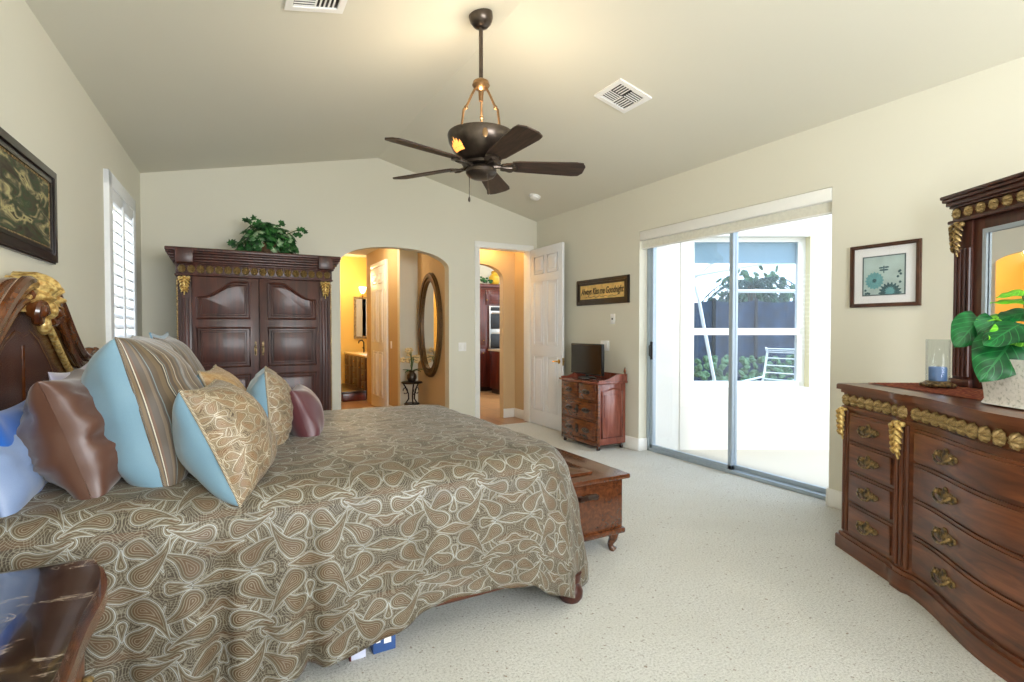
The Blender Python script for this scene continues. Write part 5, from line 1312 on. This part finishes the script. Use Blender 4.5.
# ceiling fan with bowl uplight
FX, FY, FZ, FS = 1.545, 3.245, 2.485, 1.033
fan = thing('ceiling_fan', 'dark bronze five-blade ceiling fan with lit bowl hanging from the vaulted ceiling', 'ceiling fan', (FX, FY, FZ))
fan.scale = (FS, FS, FS); cz = (ceil_z(FX) - FZ) / FS; DIRC = atan2(-FY, -FX)          # heading from the fan to the camera
B().lathe([(.0, cz + .02), (.075, cz + .01), (.078, cz - .02), (.070, cz - .05), (.045, cz - .08), (.02, cz - .09), (0, cz - .09)], 28).build('canopy', 'bronze', fan)
B().tube([(0, 0, cz - .08), (0, 0, .50)], .0135, 12).build('downrod', 'bronze', fan)
B().lathe([(0, .525), (.025, .52), (.05, .505), (.058, .48), (.045, .46), (.018, .445), (.014, .38), (0, .38)], 24).build('coupling', 'bronze_light', fan)
for k in range(3):
    a = 2 * pi * k / 3 + DIRC + radians(-62); c_, s_ = cos(a), sin(a)
    B().tube([(c_ * r, s_ * r, z) for r, z in ((.03, .475), (.07, .40), (.105, .325), (.125, .30), (.132, .25), (.15, .11))], .008, 8).ell((c_ * .108, s_ * .108, .318), (.014, .014, .014), 10).build('bowl_support', 'bronze_light', fan)
BOWL = [(.213, .165), (.217, .152), (.208, .105), (.178, .05), (.13, .008), (.09, -.01), (.06, -.015)]
B().lathe(BOWL + [(.055, -.008), (.088, -.003), (.127, .016), (.172, .056), (.201, .108), (.209, .15), (.213, .165)], 48).build('light_bowl', 'bronze', fan)
glow = m_emit('lit_amber_glass', (1, .40, .08, 1), 1.3)
def bowl_r(z):
    for (r0, z0), (r1, z1) in zip(BOWL, BOWL[1:]):
        if z1 <= z <= z0: return r1 + (r0 - r1) * (z - z1) / (z0 - z1)
    return .06
def flame_patch(a0):
    b = B(); up = [0, .5, .25, .75, .4, 1, .55, .8, .3, .6, .1]; n = len(up) - 1
    def fn(u, v):
        a = a0 + (u - .5) * .62; i = min(n - 1, int(u * n)); f = u * n - i; h = .020 + .055 * (up[i] * (1 - f) + up[i + 1] * f)
        z = .032 + h * v; r = bowl_r(z) + .0015; return (r * cos(a), r * sin(a), z)
    b.surf(fn, 20, 4); b.build('flame_cutout', glow, fan)
for da in (-1.0, 1.0, 2.2, 4.0): flame_patch(DIRC + da)
B().prism([(.018 * cos(q), .032 * sin(q)) for q in [2 * pi * i / 8 for i in range(8)]], 0, .006, MX((.207 * cos(DIRC + .12), .207 * sin(DIRC + .12), .105), (-sin(DIRC + .12), cos(DIRC + .12), 0), (0, 0, 1), (cos(DIRC + .12), sin(DIRC + .12), 0)), .002).build('medallion', 'bronze_light', fan)
B().lathe([(0, -.02), (.05, -.025), (.05, -.035), (.085, -.045), (.10, -.065), (.10, -.085), (.085, -.105), (.06, -.118), (.03, -.125), (0, -.126)], 36).lathe([(0, -.012), (.10, -.012), (.13, -.022), (.12, -.036), (0, -.036)], 36).build('motor_housing', 'bronze', fan)
for k in range(5):
    a = radians(52 + 72 * k); Mb = Matrix.Rotation(a, 4, 'Z'); tilt = Matrix.Rotation(radians(-13), 4, 'X')
    bo = [(.20, -.052), (.24, -.060), (.62, -.084), (.665, -.078), (.688, -.040), (.688, .040), (.665, .078), (.62, .084), (.24, .064), (.20, .052)]
    bl_ = B().prism(bo, -.004, .005, None, .002).build('blade', 'blade', fan); bl_.matrix_local = Mb @ Matrix.Translation((0, 0, -.03)) @ tilt
    ir = B().tube([(.08, 0, -.01), (.13, 0, -.008), (.17, 0, -.014), (.20, 0, -.010)], [.014, .012, .014, .016], 8).prism([(.18 + .055 * cos(q) * (1 + .12 * cos(5 * q)), .050 * sin(q) * (1 + .12 * cos(5 * q))) for q in [2 * pi * i / 40 for i in range(40)]], -.016, -.004, None, .004).build('blade_iron', 'bronze', bl_)
for a, L_ in ((DIRC - 1.1, .16), (DIRC + .55, .12)):
    x, y = .085 * cos(a), .085 * sin(a)
    B().tube([(x, y, -.09), (x, y, -.09 - L_)], .0022, 5).lathe([(0, 0), (.007, .006), (.008, .02), (.004, .035), (0, .036)], 10, (x, y, -.09 - L_ - .03)).build('pull_chain', 'bronze', fan)
light('fan_uplight', 'POINT', (FX, FY, FZ + .17), 21, (1, .80, .56), radius=.09)

# countable look-alikes share a group
GR = {'pillow': 'pillows piled against the headboard', 'vent': 'ceiling vents', 'box': 'boxes stored under the bed', 'tree': 'trees outside beyond the lanai', 'switch': 'light switch plates'}
for o in COL.objects:
    if o.get('category') in GR: o['group'] = GR[o['category']]
